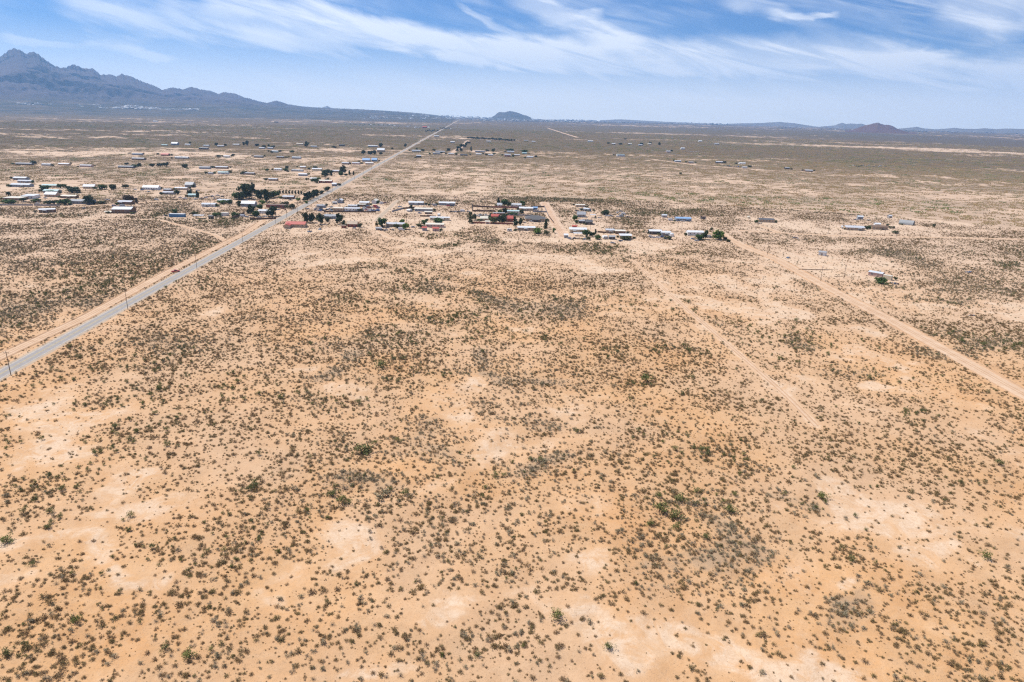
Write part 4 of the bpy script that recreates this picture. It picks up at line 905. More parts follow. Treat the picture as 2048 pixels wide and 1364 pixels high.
for f in [
 ((945,413.5),(986,415.8),2.0,M_fd,'dark board fence along the back of the empty corral'),
 ((944.5,423),(990,423.5),1.9,M_fd,'dark board fence along the front of the empty corral'),
 ((944,407),(944.8,423),2.0,M_fd,'dark fence closing the left side of the empty corral'),
 ((986,415.5),(1037,416.5),2.0,M_wm,'red-brown fence between the white houses and the fenced lot'),
 ((1066,424),(1094,425),1.9,M_fg,'grey tin fence in front of the blue shed'),
 ((1062,414.6),(1089,414.8),1.9,M_fd,'dark fence behind the blue shed'),
 ((1088,413),(1097,433),2.0,M_fg,'grey tin fence along the broad dirt lane'),
 ((1010,430.5),(1066,432),1.6,M_fg,'low grey fence above the dark-roofed tan house'),
 ((943,446.5),(970,447.4),1.9,M_wm,'red-brown compound wall left of the pink gatehouse'),
 ((980.5,447.8),(1026,448.8),1.9,M_wm,'red-brown compound wall right of the pink gatehouse'),
 ((1097,433),(1108,447),1.6,M_fd,'dark fence stepping down the broad dirt lane'),
 ((464,438.5),(489,428),2.2,M_fd,'brown slanting board fence beside the dark junipers'),
 ((500,440),(552,438),1.8,M_fd,'low dark fence below the dark junipers'),
 ((0,411),(66,411.5),2.0,M_blk,'grey block wall at the left edge'),
 ((68,411.5),(120,413),2.0,M_blk,'grey block wall before the long dark grey home'),
 ((784,424),(806,418),1.8,M_fg,'crooked tin fence beside the paved side road'),
 ((806,418),(830,416),1.8,M_fd,'dark fence behind the rounded camper'),
 ((840,433),(872,434),1.6,M_fd,'low dark fence before the long white mobile home'),
 ((648,424.5),(752,425),1.6,M_fd,'long dark fence closing the front of the junk yard'),
 ((1597,539),(1700,541),.5,M_fd,'collapsed dark fence running level through the scrub'),
 ((1669,553),(1712,557),.5,M_fd,'front length of the collapsed corral'),
 ((1688,552),(1718,555),.5,M_fd,'back length of the collapsed corral'),
 ((1195,465),(1212,466.5),1.6,M_fd,'dark fence left of the grey-roofed tan home'),
 ((532,411),(572,420),1.8,M_fd,'dark fence right of the maroon-brown barn'),
]: fence(*f)

# ------------------------------------------------------------------ power poles
pole_mb = MB(); pole_mb.cyl((0, 0, -.5), (0, 0, 11.5), .17, .11, 8); ME_POLE = pole_mb.mesh('shaft', [mat('pole_wood', (.13, .085, .06), .9)])
cr = MB(); cr.box(-1.25, 1.25, -.06, .06, 10.6, 10.75); ME_CROSS = cr.mesh('crossarm', [MATS['pole_wood']])
ins = MB(); ins.cyl((0, 0, 0), (0, 0, .25), .07, .04, 6); ME_INS = ins.mesh('insulator', [mat('insulator_glaze', (.35, .33, .30), .3)])
def pole(x, y, rz, label, grp, sc=1.0):
    t = thing('utility_pole', (x, y, 0), rz, label, 'utility pole', grp); t.scale = (sc,)*3
    link('shaft', ME_POLE, t); c = link('crossarm', ME_CROSS, t)
    for xx in (-1.1, -.4, .4, 1.1): o = link('insulator', ME_INS, c); o.location = (xx, 0, 10.75)
for i, (yy, lb) in enumerate([(267.5,'utility pole nearest the camera, beside the highway at the left edge'),(371,'second utility pole up the highway from the left edge'),(474,'utility pole beside the highway, across from the red pickup'),(577,'utility pole where the scrub lot meets the highway'),
        (680,'utility pole below the red-roofed house on the highway'),(723,'utility pole just left of the red-roofed house'),(770,'utility pole by the tall pines on the highway'),(850,None),(937,None),(975,None),(1065,None),(1165,None),(1268,None),(1371,None),(1475,None),(1578,None)]):
    pole(hx(yy)+5.2, yy, .06, lb or 'slim utility pole far up the highway among the left houses', 'utility poles along the highway', .95)
for px, py, lb in [(1534.5,510,'utility pole on bare sand by the bend of the right dirt road'),(1641,562,'utility pole beside the right dirt road, near the collapsed fence'),(1687.5,558,'thin utility pole inside the collapsed corral'),(1656,468,'utility pole left of the large tan ranch house'),
        (1792,475,'utility pole below the brown-roofed tan home'),(1769,470,'utility pole between the two tan ranch homes'),(1118,433,'utility pole on the edge of the broad dirt lane'),(1181,458,'utility pole by the pair of dark homes'),(1355,458,'utility pole on bare sand below the blue-roofed home'),
        (1363,462,'utility pole just beyond the white mobile home'),(830,449,'utility pole behind the cream-roofed pinkish home'),(813,446,'utility pole behind the bright green round tree'),(1453.5,461,'utility pole right of the bright round tree'),(423,421,'utility pole below the white trailers on the left'),(453,357,'utility pole near the pale teal home'),(477,357,'utility pole above the pale bare field')]:
    g = gp(px, py); pole(g[0], g[1], 1.6 if px > 1500 else .1, lb, 'utility poles among the houses', .95)

# ------------------------------------------------------------------ vehicles
CARP = {'white': (.72,.72,.72), 'red': (.42,.03,.025), 'silver': (.42,.43,.45), 'dark': (.035,.038,.045), 'blue': (.05,.12,.30), 'tan': (.42,.34,.24), 'green': (.05,.13,.08), 'rust': (.25,.10,.05)}
def carpaint(c): return mat('paint_'+c, CARP[c], .3, .0, .05, 1, spec=.5)
def car_meshes(kind, c):
    key = kind+c
    if key in CARM: return CARM[key]
    b = MB(); w = .88
    if kind == 'car': prof = [(-2.2,.35),(2.2,.35),(2.25,.75),(2.1,.95),(1.0,1.02),(-1.6,1.05),(-2.2,.98),(-2.28,.6)]
    elif kind == 'pickup': prof = [(-2.7,.45),(2.6,.45),(2.65,.9),(2.5,1.1),(1.3,1.18),(-2.7,1.15)]
    else: prof = [(-3.2,.5),(2.6,.5),(2.7,1.0),(2.4,1.3),(2.0,1.35),(1.2,2.5),(-3.2,2.6)]
    b.prism(prof, -w, w); mb_ = b.mesh('body', [carpaint(c)])
    g = MB()
    if kind == 'car': gprof = [(-1.7,1.04),(.95,1.01),(.35,1.42),(-1.1,1.46)]
    elif kind == 'pickup': gprof = [(-.9,1.17),(1.2,1.17),(.6,1.75),(-.75,1.78)]
    else: gprof = [(1.3,1.36),(2.02,1.36),(1.5,2.1),(1.3,2.1)]
    k = .76 if kind != 'van' else .9
    g.prism(gprof, -k, k); gm = g.mesh('window', [M_glass])
    rf = MB()
    if kind == 'car': rf.box(-.74, .74, -1.08, .34, 1.44, 1.49)
    elif kind == 'pickup': rf.box(-.74, .74, -.74, .6, 1.765, 1.82)
    else: rf.box(-.8, .8, -3.0, 1.0, 2.56, 2.63)
    rm = rf.mesh('roof', [carpaint(c)]); CARM[key] = (mb_, gm, rm); return CARM[key]
CARM = {}
def car(px, py, kind, c, rz, label, grp, small=False):
    g = gp(px, py); t = thing('parked_'+kind if kind != 'car' else 'parked_car', (g[0], g[1]+1, float(zrel(np.array([g[0]]), np.array([g[1]+1]))[0])), math.radians(rz), label, {'car': 'car', 'pickup': 'pickup truck', 'van': 'van'}[kind], grp)
    bm_, gm, rm = car_meshes(kind, c)
    rt = lambda o: setattr(o, 'rotation_euler', (0, 0, -math.pi/2)) or o
    rt(link('body', bm_, t)); rt(link('window', gm, t)); rt(link('roof', rm, t))
    if small: return
    fx = 1.35 if kind == 'car' else 1.75
    for sx_ in (-fx, fx):
        for sy_ in (-.8, .8): o = link('wheel', ME_WHEEL, t); o.location = (sx_, sy_, .35)
car(350, 545, 'pickup', 'red', 38, 'red pickup parked on the sand shoulder left of the highway', None)
V = [
 (331,432,'car','white',10,'white car at the nose of the blue cargo trailer'),(74,408,'car','white',20,'white car by the block wall at the left'),(227,412,'car','blue',40,'blue car left of the grey-roofed home'),(214,401,'pickup','silver',0,'silver pickup in the open left of the leafless tree'),
 (312,400,'pickup','white',5,'white pickup parked alone right of the leafless tree'),(90,397,'car','white',0,'white car behind the yard wall trees'),(245,414,'van','silver',10,'silver van below the grey-roofed home'),
 (803,461,'van','white',0,'white van at the foot of the bright green tree'),(826,455,'car','silver',30,'silver car between the pinkish and the tan-brown homes'),(765,462,'pickup','dark',0,'dark pickup by the grey lean-to'),
 (1222,433,'pickup','silver',0,'silver pickup right of the dark lane tree'),(1214,433,'car','white',0,'white car right beside the dark lane tree'),(1236,434,'car','white',0,'white car left of the small vehicle cluster'),(1244,434,'van','silver',0,'silver van in the middle of the small vehicle cluster'),(1248,430,'van','white',0,'white van at the back of the small vehicle cluster'),(1256,435,'car','dark',0,'dark car at the right end of the small vehicle cluster'),(1235,426,'car','white',60,'white car alone above the small vehicle cluster'),(1242,424,'pickup','silver',0,'silver pickup farthest up the lane'),
 (1302,474,'car','white',10,'white car before the dark porch'),(1315,477,'pickup','white',-20,'white pickup in front of the blue-grey home'),(1325,475,'car','blue',0,'blue car right of the white pickup'),(1342,441.5,'van','cream' if 0 else 'white',0,'white van left of the blue-roofed home'),(1366,443.5,'car','white',0,'white car under the blue-roofed home'),(1419,476,'van','silver',0,'silver van behind the trees of the white mobile home'),(1404,480,'car','dark',0,'dark car in the shade below the white mobile home'),(1394,482,'car','silver',20,'silver car nearest the scrub below the white mobile home'),
 (1154,422.5,'car','dark',10,'dark car below the low cream-roofed building'),(1162,419,'car','white',0,'white car below the low cream-roofed building'),(1138,477,'car','silver',0,'silver car beside the small white-roofed shed'),(1150,478,'car','dark',0,'dark car in the row before the white carport'),(1158,479,'car','tan',0,'tan car in the row before the white carport'),(1226,487,'car','silver',0,'silver car alone in the scrub below the white camper'),
 (1186,449.5,'car','dark',0,'dark car right of the pair of dark homes'),(1063,444,'car','white',0,'white car under the porch of the dark-roofed tan house'),(1073,421,'car','silver',0,'silver car before the blue shed'),(937,424,'car','silver',0,'silver car left of the corral'),(926,424,'van','white',0,'white van in the row left of the corral'),(917,424.5,'car','dark',0,'dark car in the row left of the corral'),(910,424.5,'car','silver',0,'silver car in the row left of the corral'),(903,424.5,'car','dark',0,'dark small car at the row end left of the corral'),
 (870,412,'van','silver',0,'silver van between the two white-roofed mobile homes'),(861,410,'pickup','dark',0,'dark pickup between the two white-roofed mobile homes'),(896,412.5,'car','red',0,'red car in front of the dark-porched mobile home'),(904,413,'pickup','dark',0,'dark pickup in front of the dark-porched mobile home'),(839,427,'car','blue',0,'blue car below the cream-roofed mobile home'),(833,410.7,'car','silver',0,'silver car under the first white-roofed mobile home'),
 (763,408,'van','white',60,'white van right of the end-on white barn'),(770,407,'car','rust',0,'rusty car right of the white van'),(674,401.5,'car','silver',0,'silver car behind the narrow grey-blue house'),(613,390,'pickup','silver',30,'silver pickup behind the roadside conifers'),(589,398,'car','white',0,'white car at the brown home behind the conifer row'),(581,401,'car','dark',0,'dark car before the brown home behind the conifer row'),
 (530,434,'car','white',20,'white car behind the low dark fence'),(541,435,'pickup','dark',0,'dark pickup behind the low dark fence'),(486,434,'van','white',0,'white van beside the brown slanting fence'),(493,435,'car','silver',0,'silver car beside the brown slanting fence'),(424,393,'car','white',0,'white car at the scrap lot of the left lane'),(411,396,'car','silver',0,'silver car at the scrap lot of the left lane'),(435,392,'pickup','silver',0,'silver pickup at the scrap lot of the left lane'),(444,394,'car','dark',0,'dark car at the scrap lot of the left lane'),(391,399,'car','white',40,'white car beside the pale teal home with trees'),
 (283,381,'car','blue',0,'blue car before the white farm buildings'),(270,380,'car','white',0,'white car left of the white farm buildings'),(306,381,'car','dark',0,'dark car before the white farm buildings'),(360,396,'car','silver',0,'silver car down the left lane'),(369,398,'pickup','white',0,'white pickup down the left lane'),
 (100,332,'car','white',0,'white car in the far left row'),(395,382,'pickup','silver',20,'silver pickup right of the blue-grey barn'),
]
for v in V: car(*v, grp='vehicles parked at the houses')
NTH = 'first second third fourth fifth sixth seventh eighth ninth tenth eleventh twelfth thirteenth fourteenth'.split()
rc_ = random.Random(5)
for i in range(26):
    c = rc_.choice(['white', 'silver', 'dark', 'blue', 'rust', 'red', 'tan', 'silver', 'white']); px = rc_.uniform(722, 757); py = rc_.uniform(414.5, 423)
    car(px, py, rc_.choice(['car', 'car', 'pickup', 'van']), c, rc_.uniform(-40, 40), '%s scrapped vehicle in the junk yard right of the pale long trailer' % c, 'scrapped vehicles in the junk yard', True)
for i in range(12):
    c = rc_.choice(['white', 'silver', 'dark', 'blue', 'rust']); px = rc_.uniform(628, 668); py = rc_.uniform(417, 422.5)
    car(px, py, rc_.choice(['car', 'car', 'pickup']), c, rc_.uniform(-50, 50), '%s scrapped vehicle at the highway end of the junk yard' % c, 'scrapped vehicles at the highway end', True)
for i in range(9):
    c = rc_.choice(['white', 'silver', 'dark', 'tan']); car(946+i*4.2+rc_.uniform(-1, 1), 432+rc_.uniform(-.8, .8), rc_.choice(['car', 'pickup']), c, rc_.uniform(60, 110), '%s vehicle, %s from the left, parked in line above the maroon compound' % (c, NTH[i]), 'line of vehicles above the maroon compound', True)
for i in range(11):
    c = rc_.choice(['white', 'silver', 'dark', 'blue']); car(1448+i*3.6, 332+i*.28+rc_.uniform(-.4, .4), rc_.choice(['van', 'pickup', 'car']), c, rc_.uniform(50, 120), '%s vehicle, %s from the left in the faraway row on pale ground' % (c, NTH[i]), 'faraway row of vehicles', True)
for i in range(9):
    c = rc_.choice(['white', 'silver', 'tan']); car(1372+i*3.1, 304.3+rc_.uniform(-.3, .3), 'van', c, rc_.uniform(70, 110), '%s truck, %s from the left in the faraway row by the pinkish home' % (c, NTH[i]), 'faraway row of trucks', True)
for i in range(14):
    c = rc_.choice(['white', 'silver', 'dark', 'tan']); car(1708+i*4.9, 333+rc_.uniform(-1.5, 1.5), 'van', c, rc_.uniform(0, 180), '%s vehicle, %s from the left in the faraway salvage lot' % (c, NTH[i]), 'faraway salvage lot', True)

# ------------------------------------------------------------------ scrap and stacked goods in the yards
def scrap(px, py, size, label, seed):
    g = gp(px, py); r = random.Random(seed); mb = MB()
    for _ in range(14):
        x, y = r.gauss(0, size*.4), r.gauss(0, size*.25); w, d, h = r.uniform(.4, 1.8), r.uniform(.3, 1.2), r.uniform(.25, 1.2); mb.box(x-w/2, x+w/2, y-d/2, y+d/2, -.2, h, r.randrange(4))
    t = thing('scrap_pile', (g[0], g[1], 0), r.uniform(0, 3), label, 'scrap pile', 'scrap piles in the yards', mb.mesh('scrap_pile', [mat('scrap_rust', (.20, .10, .06)), mat('scrap_pale', (.50, .49, .46)), mat('scrap_dark', (.06, .06, .06)), mat('scrap_blue', (.14, .22, .34))]))
for i, (px, py, s, lb) in enumerate([(614,418,3,'beside the blue-grey end trailer'),(662,414,5,'behind the tan workshop'),(716,424,4,'before the pale long trailer'),(757,416,4,'at the right end of the junk yard'),(742,424,5,'below the scrapped vehicles'),(640,459,3,'near the little maroon shed'),(618,463,4,'in the scrub below the red-roofed tan house'),
  (708,457,3,'before the tan-gabled house'),(770,461,3,'under the round dark tree'),(785,460,4,'in front of the tan-brown home'),(858,432,4,'below the brown porch shed'),(800,414,3,'beside the side road fence'),(959,433,3,'left in the compound lane'),(1000,434,4,'behind the maroon compound'),(1046,445,3,'beside the dark-roofed tan house'),
  (1095,440,3,'at the lane fence'),(1142,479,4,'at the end of the broad dirt lane'),(1168,479,4,'below the white carport'),(1199,436,3,'right of the grey carport'),(1240,482,3,'between the small shed and the white-roofed tan home'),(1307,476,4,'before the long dark porch'),(1330,478,4,'below the round white tank'),(1385,478,3,'before the white mobile home'),
  (1590,476,2.5,'alone on the bare right lots'),(1576,516,2.5,'on bare sand by the bend of the right road'),(1712,440,3,'left of the steel-blue shed'),(1737,441,3,'right of the steel-blue shed'),(1520,447,3,'left of the brown-roofed ranch house'),(1790,568,2.5,'in the scrub below the cream container'),
  (480,398,5,'beside the tallest left trees'),(420,394,6,'in the scrap lot of the left lane'),(434,397,6,'at the front of the left scrap lot'),(402,397,5,'at the left end of the left scrap lot'),(356,386,4,'beside the grey left-lane home'),(520,435,4,'behind the low dark fence'),(505,437,4,'left end behind the low dark fence'),(556,420,5,'right of the maroon-brown barn'),
  (168,417,3,'outside the block wall'),(60,389,4,'near the big white metal building'),(120,407,4,'behind the block wall trees'),(296,384,4,'in front of the white farm buildings'),(262,413,3,'right of the silver van'),(1935,545,3,'dark in the scrub at the far right'),(1945,632,2.5,'dark in the scrub right of the dirt road')]):
    scrap(px, py, s, 'heap of scrap and boards '+lb, 100+i)
# ------------------------------------------------------------------ plants
def leafmat(name, cols, seed=0):
    m = bpy.data.materials.new(name); m.use_nodes = True; n = NT(m.node_tree); b = m.node_tree.nodes['Principled BSDF']
    b.inputs['Roughness'].default_value = .75; b.inputs['Specular IOR Level'].default_value = .15
    oi = n.new('ShaderNodeObjectInfo'); cr_ = n.new('ShaderNodeValToRGB'); cr_.color_ramp.interpolation = 'LINEAR'
    els = cr_.color_ramp.elements
    while len(els) < len(cols): els.new(.5)
    for i, c in enumerate(cols): els[i].position = i/(len(cols)-1); els[i].color = c+(1,)
    n.l.new(oi.outputs['Random'], cr_.inputs[0])
    g = n.new('ShaderNodeTexCoord'); ns = n.noise(g.outputs['Object'], 3.5, 3, .7)
    c = n.mix(n.ss(ns, .32, .68), n.mix(1.0, cr_.outputs[0], (.70, .70, .68, 1), 'MULTIPLY'), n.mix(1.0, cr_.outputs[0], (1.35, 1.32, 1.2, 1), 'MULTIPLY'))
    n.l.new(c, b.inputs['Base Color']); return m
M_creo = leafmat('creosote_leaves', [(.27, .19, .080), (.31, .19, .09), (.25, .19, .085), (.33, .215, .12), (.21, .18, .062)])
M_twig = mat('dark_twigs', (.20, .13, .085), .9, scale=2)
M_mesq = leafmat('mesquite_leaves', [(.135, .155, .045), (.18, .185, .055), (.125, .14, .05), (.165, .165, .06)])
M_grey = leafmat('grey_saltbush_leaves', [(.33, .275, .175), (.38, .31, .21), (.28, .245, .15), (.34, .265, .185)])
M_gtw = mat('grey_twigs', (.22, .17, .13), .9, scale=2)
def bush_mesh(name, seed, nb, nl, leaf, mats, dome=.45, spread=75, leafq=.5, up=1.0):
    """unit-diameter shrub: stems fanning from the root, small leaf sprays along their outer half"""
    r = random.Random(seed); mb = MB()
    for b in range(nb):
        a = r.uniform(0, 2*math.pi); th = math.radians(spread)*math.sqrt(r.random()); L = r.uniform(.36, .56)*(1-.1*math.cos(th))*up
        d = Vector((math.sin(th)*math.cos(a), math.sin(th)*math.sin(a), math.cos(th)*1.15)); tip = d*L
        if tip.z < .06: tip.z = .06
        s = Vector((-math.sin(a), math.cos(a), 0))*.012
        mb.add([-s, s, tip], [(0, 1, 2)], 1)
        for k in range(nl):
            f = r.uniform(leafq, 1.05); c = tip*f + Vector((r.gauss(0, .035), r.gauss(0, .035), r.gauss(0, .03))); c.z = max(.03, c.z)
            n_ = Vector((r.gauss(0, 1), r.gauss(0, 1), r.gauss(.4, 1))).normalized(); u = n_.orthogonal().normalized(); w = n_.cross(u); l = leaf*r.uniform(.6, 1.4)
            mb.add([c-u*l, c+w*l*.5, c+u*l, c-w*l*.5], [(0, 1, 2, 3)], 0)
    return mb.mesh(name, mats)
def dome_mesh(name, seed, nq, leaf, mats, h=.62, lumps=7):
    r = random.Random(seed); mb = MB(); cs = [(Vector((r.gauss(0, .17), r.gauss(0, .17), r.uniform(.2, h-.14))), r.uniform(.14, .25)) for _ in range(lumps)]
    for _ in range(7):
        t_ = Vector((r.gauss(0, .2), r.gauss(0, .2), r.uniform(.3, h))); s = Vector((.014, .01, 0)); mb.add([-s, s, t_], [(0, 1, 2)], 1)
    for _ in range(nq):
        c0, rr = r.choice(cs); d = Vector((r.gauss(0, 1), r.gauss(0, 1), r.gauss(.25, 1))).normalized(); c = c0+d*rr*r.uniform(.55, 1.08); c.z = max(.02, c.z)
        n_ = (d+Vector((r.gauss(0, .7), r.gauss(0, .7), r.gauss(0, .7)))).normalized(); u = n_.orthogonal().normalized(); w = n_.cross(u); l = leaf*r.uniform(.6, 1.4)
        mb.add([c-u*l, c-w*l*.7, c+u*l, c+w*l*.7], [(0, 1, 2, 3)], 0)
    return mb.mesh(name, mats)
SRC = {}
SRC['creo'] = [bush_mesh('creosote_shrub', 10+i, 26+3*i, 8, .044+.003*(i % 3), [M_creo, M_twig], spread=72+2*i) for i in range(7)]
SRC['grey'] = [dome_mesh('grey_shrub', 40+i, 230, .040, [M_grey, M_gtw], .5, 6+i) for i in range(4)]+[bush_mesh('grey_shrub', 50+i, 36, 5, .03, [M_grey, M_gtw], spread=80) for i in range(3)]
SRC['mesq'] = [dome_mesh('mesquite_bush', 60+i, 420, .036, [M_mesq, M_twig], .66, 9+i) for i in range(5)]
for me_ in SRC['grey'][:4]+SRC['mesq']:        # crowns one unit across
    co_ = np.empty(len(me_.vertices)*3, 'f'); me_.vertices.foreach_get('co', co_); co_ = co_.reshape(-1, 3); k_ = .5/np.percentile(np.hypot(co_[:, 0], co_[:, 1]), 96); co_ *= (k_, k_, (k_+1)/2); me_.vertices.foreach_set('co', co_.ravel()); me_.update()
SRC['tuft'] = [bush_mesh('tuft', 80+i, 16, 1, .03, [M_grey, M_gtw], spread=70) for i in range(4)]
def patch(name, seed, n, mats, R=.5, s0=.055, s1=.11, hz_=.62):
    """a stand of shrubs seen from a kilometre and more: every shrub a rough little crown"""
    r = random.Random(seed); mb = MB()
    for _ in range(n):
        a = r.uniform(0, 6.283); q = R*math.sqrt(r.random()); cx, cy = q*math.cos(a), q*math.sin(a); s = r.uniform(s0, s1); h = s*hz_*r.uniform(.7, 1.2); k = 6; o = r.random()
        ring = [(cx+s*.5*r.uniform(.7, 1.15)*math.cos(6.283*(i+o)/k), cy+s*.5*r.uniform(.7, 1.15)*math.sin(6.283*(i+o)/k), h*r.uniform(.15, .5)) for i in range(k)]
        base = [(cx+(x-cx)*.75, cy+(y-cy)*.75, -.004) for x, y, z in ring]
        mb.add(base+ring+[(cx, cy, h)], [(i, (i+1) % k, k+(i+1) % k, k+i) for i in range(k)]+[(k+i, k+(i+1) % k, 2*k) for i in range(k)])
    return mb.mesh(name, mats)
SRC['farc'] = [patch('creosote_stand', 100+i, 15, [M_creo]) for i in range(8)]
SRC['farm'] = [patch('mesquite_stand', 120+i, 12, [M_mesq], s0=.08, s1=.17, hz_=.6) for i in range(5)]
SRC['farg'] = [patch('grey_stand', 130+i, 18, [M_grey]) for i in range(5)]
def scatter(name, src, pts, scl, rz, vi, label):
    """one object: plants past the few hundred that show largest, instanced on surveyed points"""
    c = bpy.data.collections.new('source_'+name)
    for i, me in enumerate(SRC[src]):
        o = bpy.data.objects.new('source_%s_%02d' % (name, i), me); c.objects.link(o)
    me = bpy.data.meshes.new(name); me.vertices.add(len(pts)); me.vertices.foreach_set('co', np.asarray(pts, 'f').ravel())
    for an, ty, dat in (('sc', 'FLOAT', np.asarray(scl, 'f')), ('rz', 'FLOAT', np.asarray(rz, 'f')), ('vi', 'INT', np.asarray(vi, 'i'))):
        a = me.attributes.new(an, ty, 'POINT'); a.data.foreach_set('value', dat)
    ng = bpy.data.node_groups.new('scatter_'+name, 'GeometryNodeTree')
    ng.interface.new_socket('Geometry', in_out='INPUT', socket_type='NodeSocketGeometry'); ng.interface.new_socket('Geometry', in_out='OUTPUT', socket_type='NodeSocketGeometry')
    N_ = ng.nodes; gi = N_.new('NodeGroupInput'); go = N_.new('NodeGroupOutput'); ip = N_.new('GeometryNodeInstanceOnPoints'); ci = N_.new('GeometryNodeCollectionInfo')
    ci.inputs['Collection'].default_value = c; ci.inputs['Separate Children'].default_value = True; ci.inputs['Reset Children'].default_value = True
    def na(nm, ty):
        q = N_.new('GeometryNodeInputNamedAttribute'); q.data_type = ty; q.inputs['Name'].default_value = nm; return next(s for s in q.outputs if s.enabled and s.name == 'Attribute')
    cx = N_.new('ShaderNodeCombineXYZ'); l = ng.links.new
    l(na('rz', 'FLOAT'), cx.inputs[2]); ip.inputs['Pick Instance'].default_value = True
    l(gi.outputs[0], ip.inputs['Points']); l(ci.outputs[0], ip.inputs['Instance']); l(na('vi', 'INT'), ip.inputs['Instance Index']); l(cx.outputs[0], ip.inputs['Rotation'])
    l(na('sc', 'FLOAT'), ip.inputs['Scale']); l(ip.outputs[0], go.inputs[0])
    o = link(name, me, kind='stuff', label=label); md = o.modifiers.new('scatter', 'NODES'); md.node_group = ng; return o
RG = np.random.default_rng(11)
def wedge(r0, r1, lam, half=60):
    n = int(lam*math.radians(2*half)/2*(r1*r1-r0*r0)); r = np.sqrt(RG.uniform(r0*r0, r1*r1, n)); a = np.radians(RG.uniform(-half, half, n))
    x, y = r*np.sin(a), r*np.cos(a)
    # keep what the camera and a step to its side can see
    P3 = np.stack([x, y, np.full(n, -CAM_H)], 1); dz = P3@_F; u = 1024+F_PX*(P3@_R)/dz; v = 682-F_PX*(P3@_U)/dz
    pad = F_PX*48/np.maximum(dz, 30); k = (dz > 5) & (u > -60-pad) & (u < 2110+pad) & (v < 1400+pad); return x[k], y[k], u[k], v[k], dz[k]
# near and middle ground, shrub by shrub
x, y, u, v, dz = wedge(45, 980, .85)
vg, gy, gn, e = land(x, y); r = np.hypot(x, y)
fine = np.exp(.85*fbm(x/4.2, y/4.2, 2, 55)-.08)
lam = (.10+1.02*np.clip(vg-.08, 0, 1)**1.1)*(1+.7*gy*vg)*fine*(1-.22*sst(r, 350, 900))
keep = (RG.random(len(x)) < lam/.85) & (e > .25)
x, y, u, v, dz, vg, gy, gn, e, r = [q[keep] for q in (x, y, u, v, dz, vg, gy, gn, e, r)]
z = zrel(x, y, e); n = len(x); rn = RG.random(n)
kind = np.where(rn < np.clip(gy*.8, 0, .8), 1, np.where(RG.random(n) < np.clip(gn*.42, .004, .5), 2, 0))
sm = RG.random(n) < .45
size = np.where(sm, RG.uniform(.25, .65, n), np.clip(RG.lognormal(.05, .32, n), .5, 2.4))*(.85+.3*vg)
size = np.where(kind == 1, RG.uniform(.6, 1.9, n), size); size = np.where(kind == 2, np.clip(RG.lognormal(.35, .35, n), .7, 3.2), size)
rz = RG.uniform(0, 6.283, n)
inview = (u > 2) & (u < 2046) & (v > 0) & (v < 1362); pxs = size*F_PX/dz*inview
def near_word(i):
    d2 = (x-x[i])**2+(y-y[i])**2; c_ = int((d2 < 6.25).sum())-1
    return 'standing alone' if c_ == 0 else 'beside one neighbour' if c_ == 1 else 'in a loose group' if c_ < 4 else 'in a thick group'
SHR = {0: ('creosote_shrub', 'creo', 'creosote shrubs on the sand', 290), 1: ('grey_shrub', 'grey', 'grey shrubs on the sand', 200), 2: ('mesquite_bush', 'mesq', 'green bushes on the sand', 150)}
def where_word(uu, vv):
    a = ['at the left edge', 'far left', 'left', 'left of centre', 'centre left', 'centre right', 'right of centre', 'right', 'far right', 'at the right edge'][min(9, int(uu/204.8))]
    b = 'lowest sand' if vv > 1300 else 'low sand' if vv > 1220 else 'bare sand' if vv > 1130 else 'pale sand' if vv > 1040 else 'upper sand' if vv > 940 else 'dense scrub' if vv > 830 else 'scrub lot'
    return b+', '+a
def size_word(s): return 'small' if s < 1.2 else 'medium' if s < 1.7 else 'broad' if s < 2.2 else 'very broad'
adj = {0: 'olive-brown spiky creosote shrub', 1: 'grey twiggy shrub', 2: 'green mesquite bush'}
for kd, (nm, src, grp, N_) in SHR.items():
    idx = np.where(kind == kd)[0]; top = idx[np.argsort(-pxs[idx])][:N_]; rest = np.setdiff1d(idx, top)
    for i in top:
        me = SRC[src][int(RG.integers(len(SRC[src])))]; s = float(size[i])
        o = thing(nm, (float(x[i]), float(y[i]), float(z[i])-.03), float(rz[i]), '%s %s, %s, %s' % (size_word(s), adj[kd], near_word(i), where_word(u[i], v[i])), {0: 'shrub', 1: 'shrub', 2: 'bush'}[kd], grp, me)
        o.scale = (s, s*float(RG.uniform(.85, 1.15)), s*float(RG.uniform(.85, 1.1)))
    P_ = np.stack([x[rest], y[rest], z[rest]-.03], 1)
    scatter({0: 'creosote_scrub', 1: 'grey_scrub', 2: 'mesquite_scrub'}[kd], src, P_, size[rest], rz[rest], RG.integers(0, len(SRC[src]), len(rest)), {0: 'olive-brown creosote scrub dotted over the desert floor', 1: 'grey shrub stands spread over the desert floor', 2: 'green mesquite scrub spread over the desert floor'}[kd])
# dry tufts
x, y, u, v, dz = wedge(45, 420, .5)
vg, gy, gn, e = land(x, y); k = (RG.random(len(x)) < .38+.4*vg+.8*gy*vg) & (e > .1); x, y, e = x[k], y[k], e[k]; z = zrel(x, y, e)
scatter('dry_tufts', 'tuft', np.stack([x, y, z-.01], 1), RG.uniform(.16, .5, len(x)), RG.uniform(0, 6.28, len(x)), RG.integers(0, 4, len(x)), 'tiny dry tufts and twigs scattered on the sand')
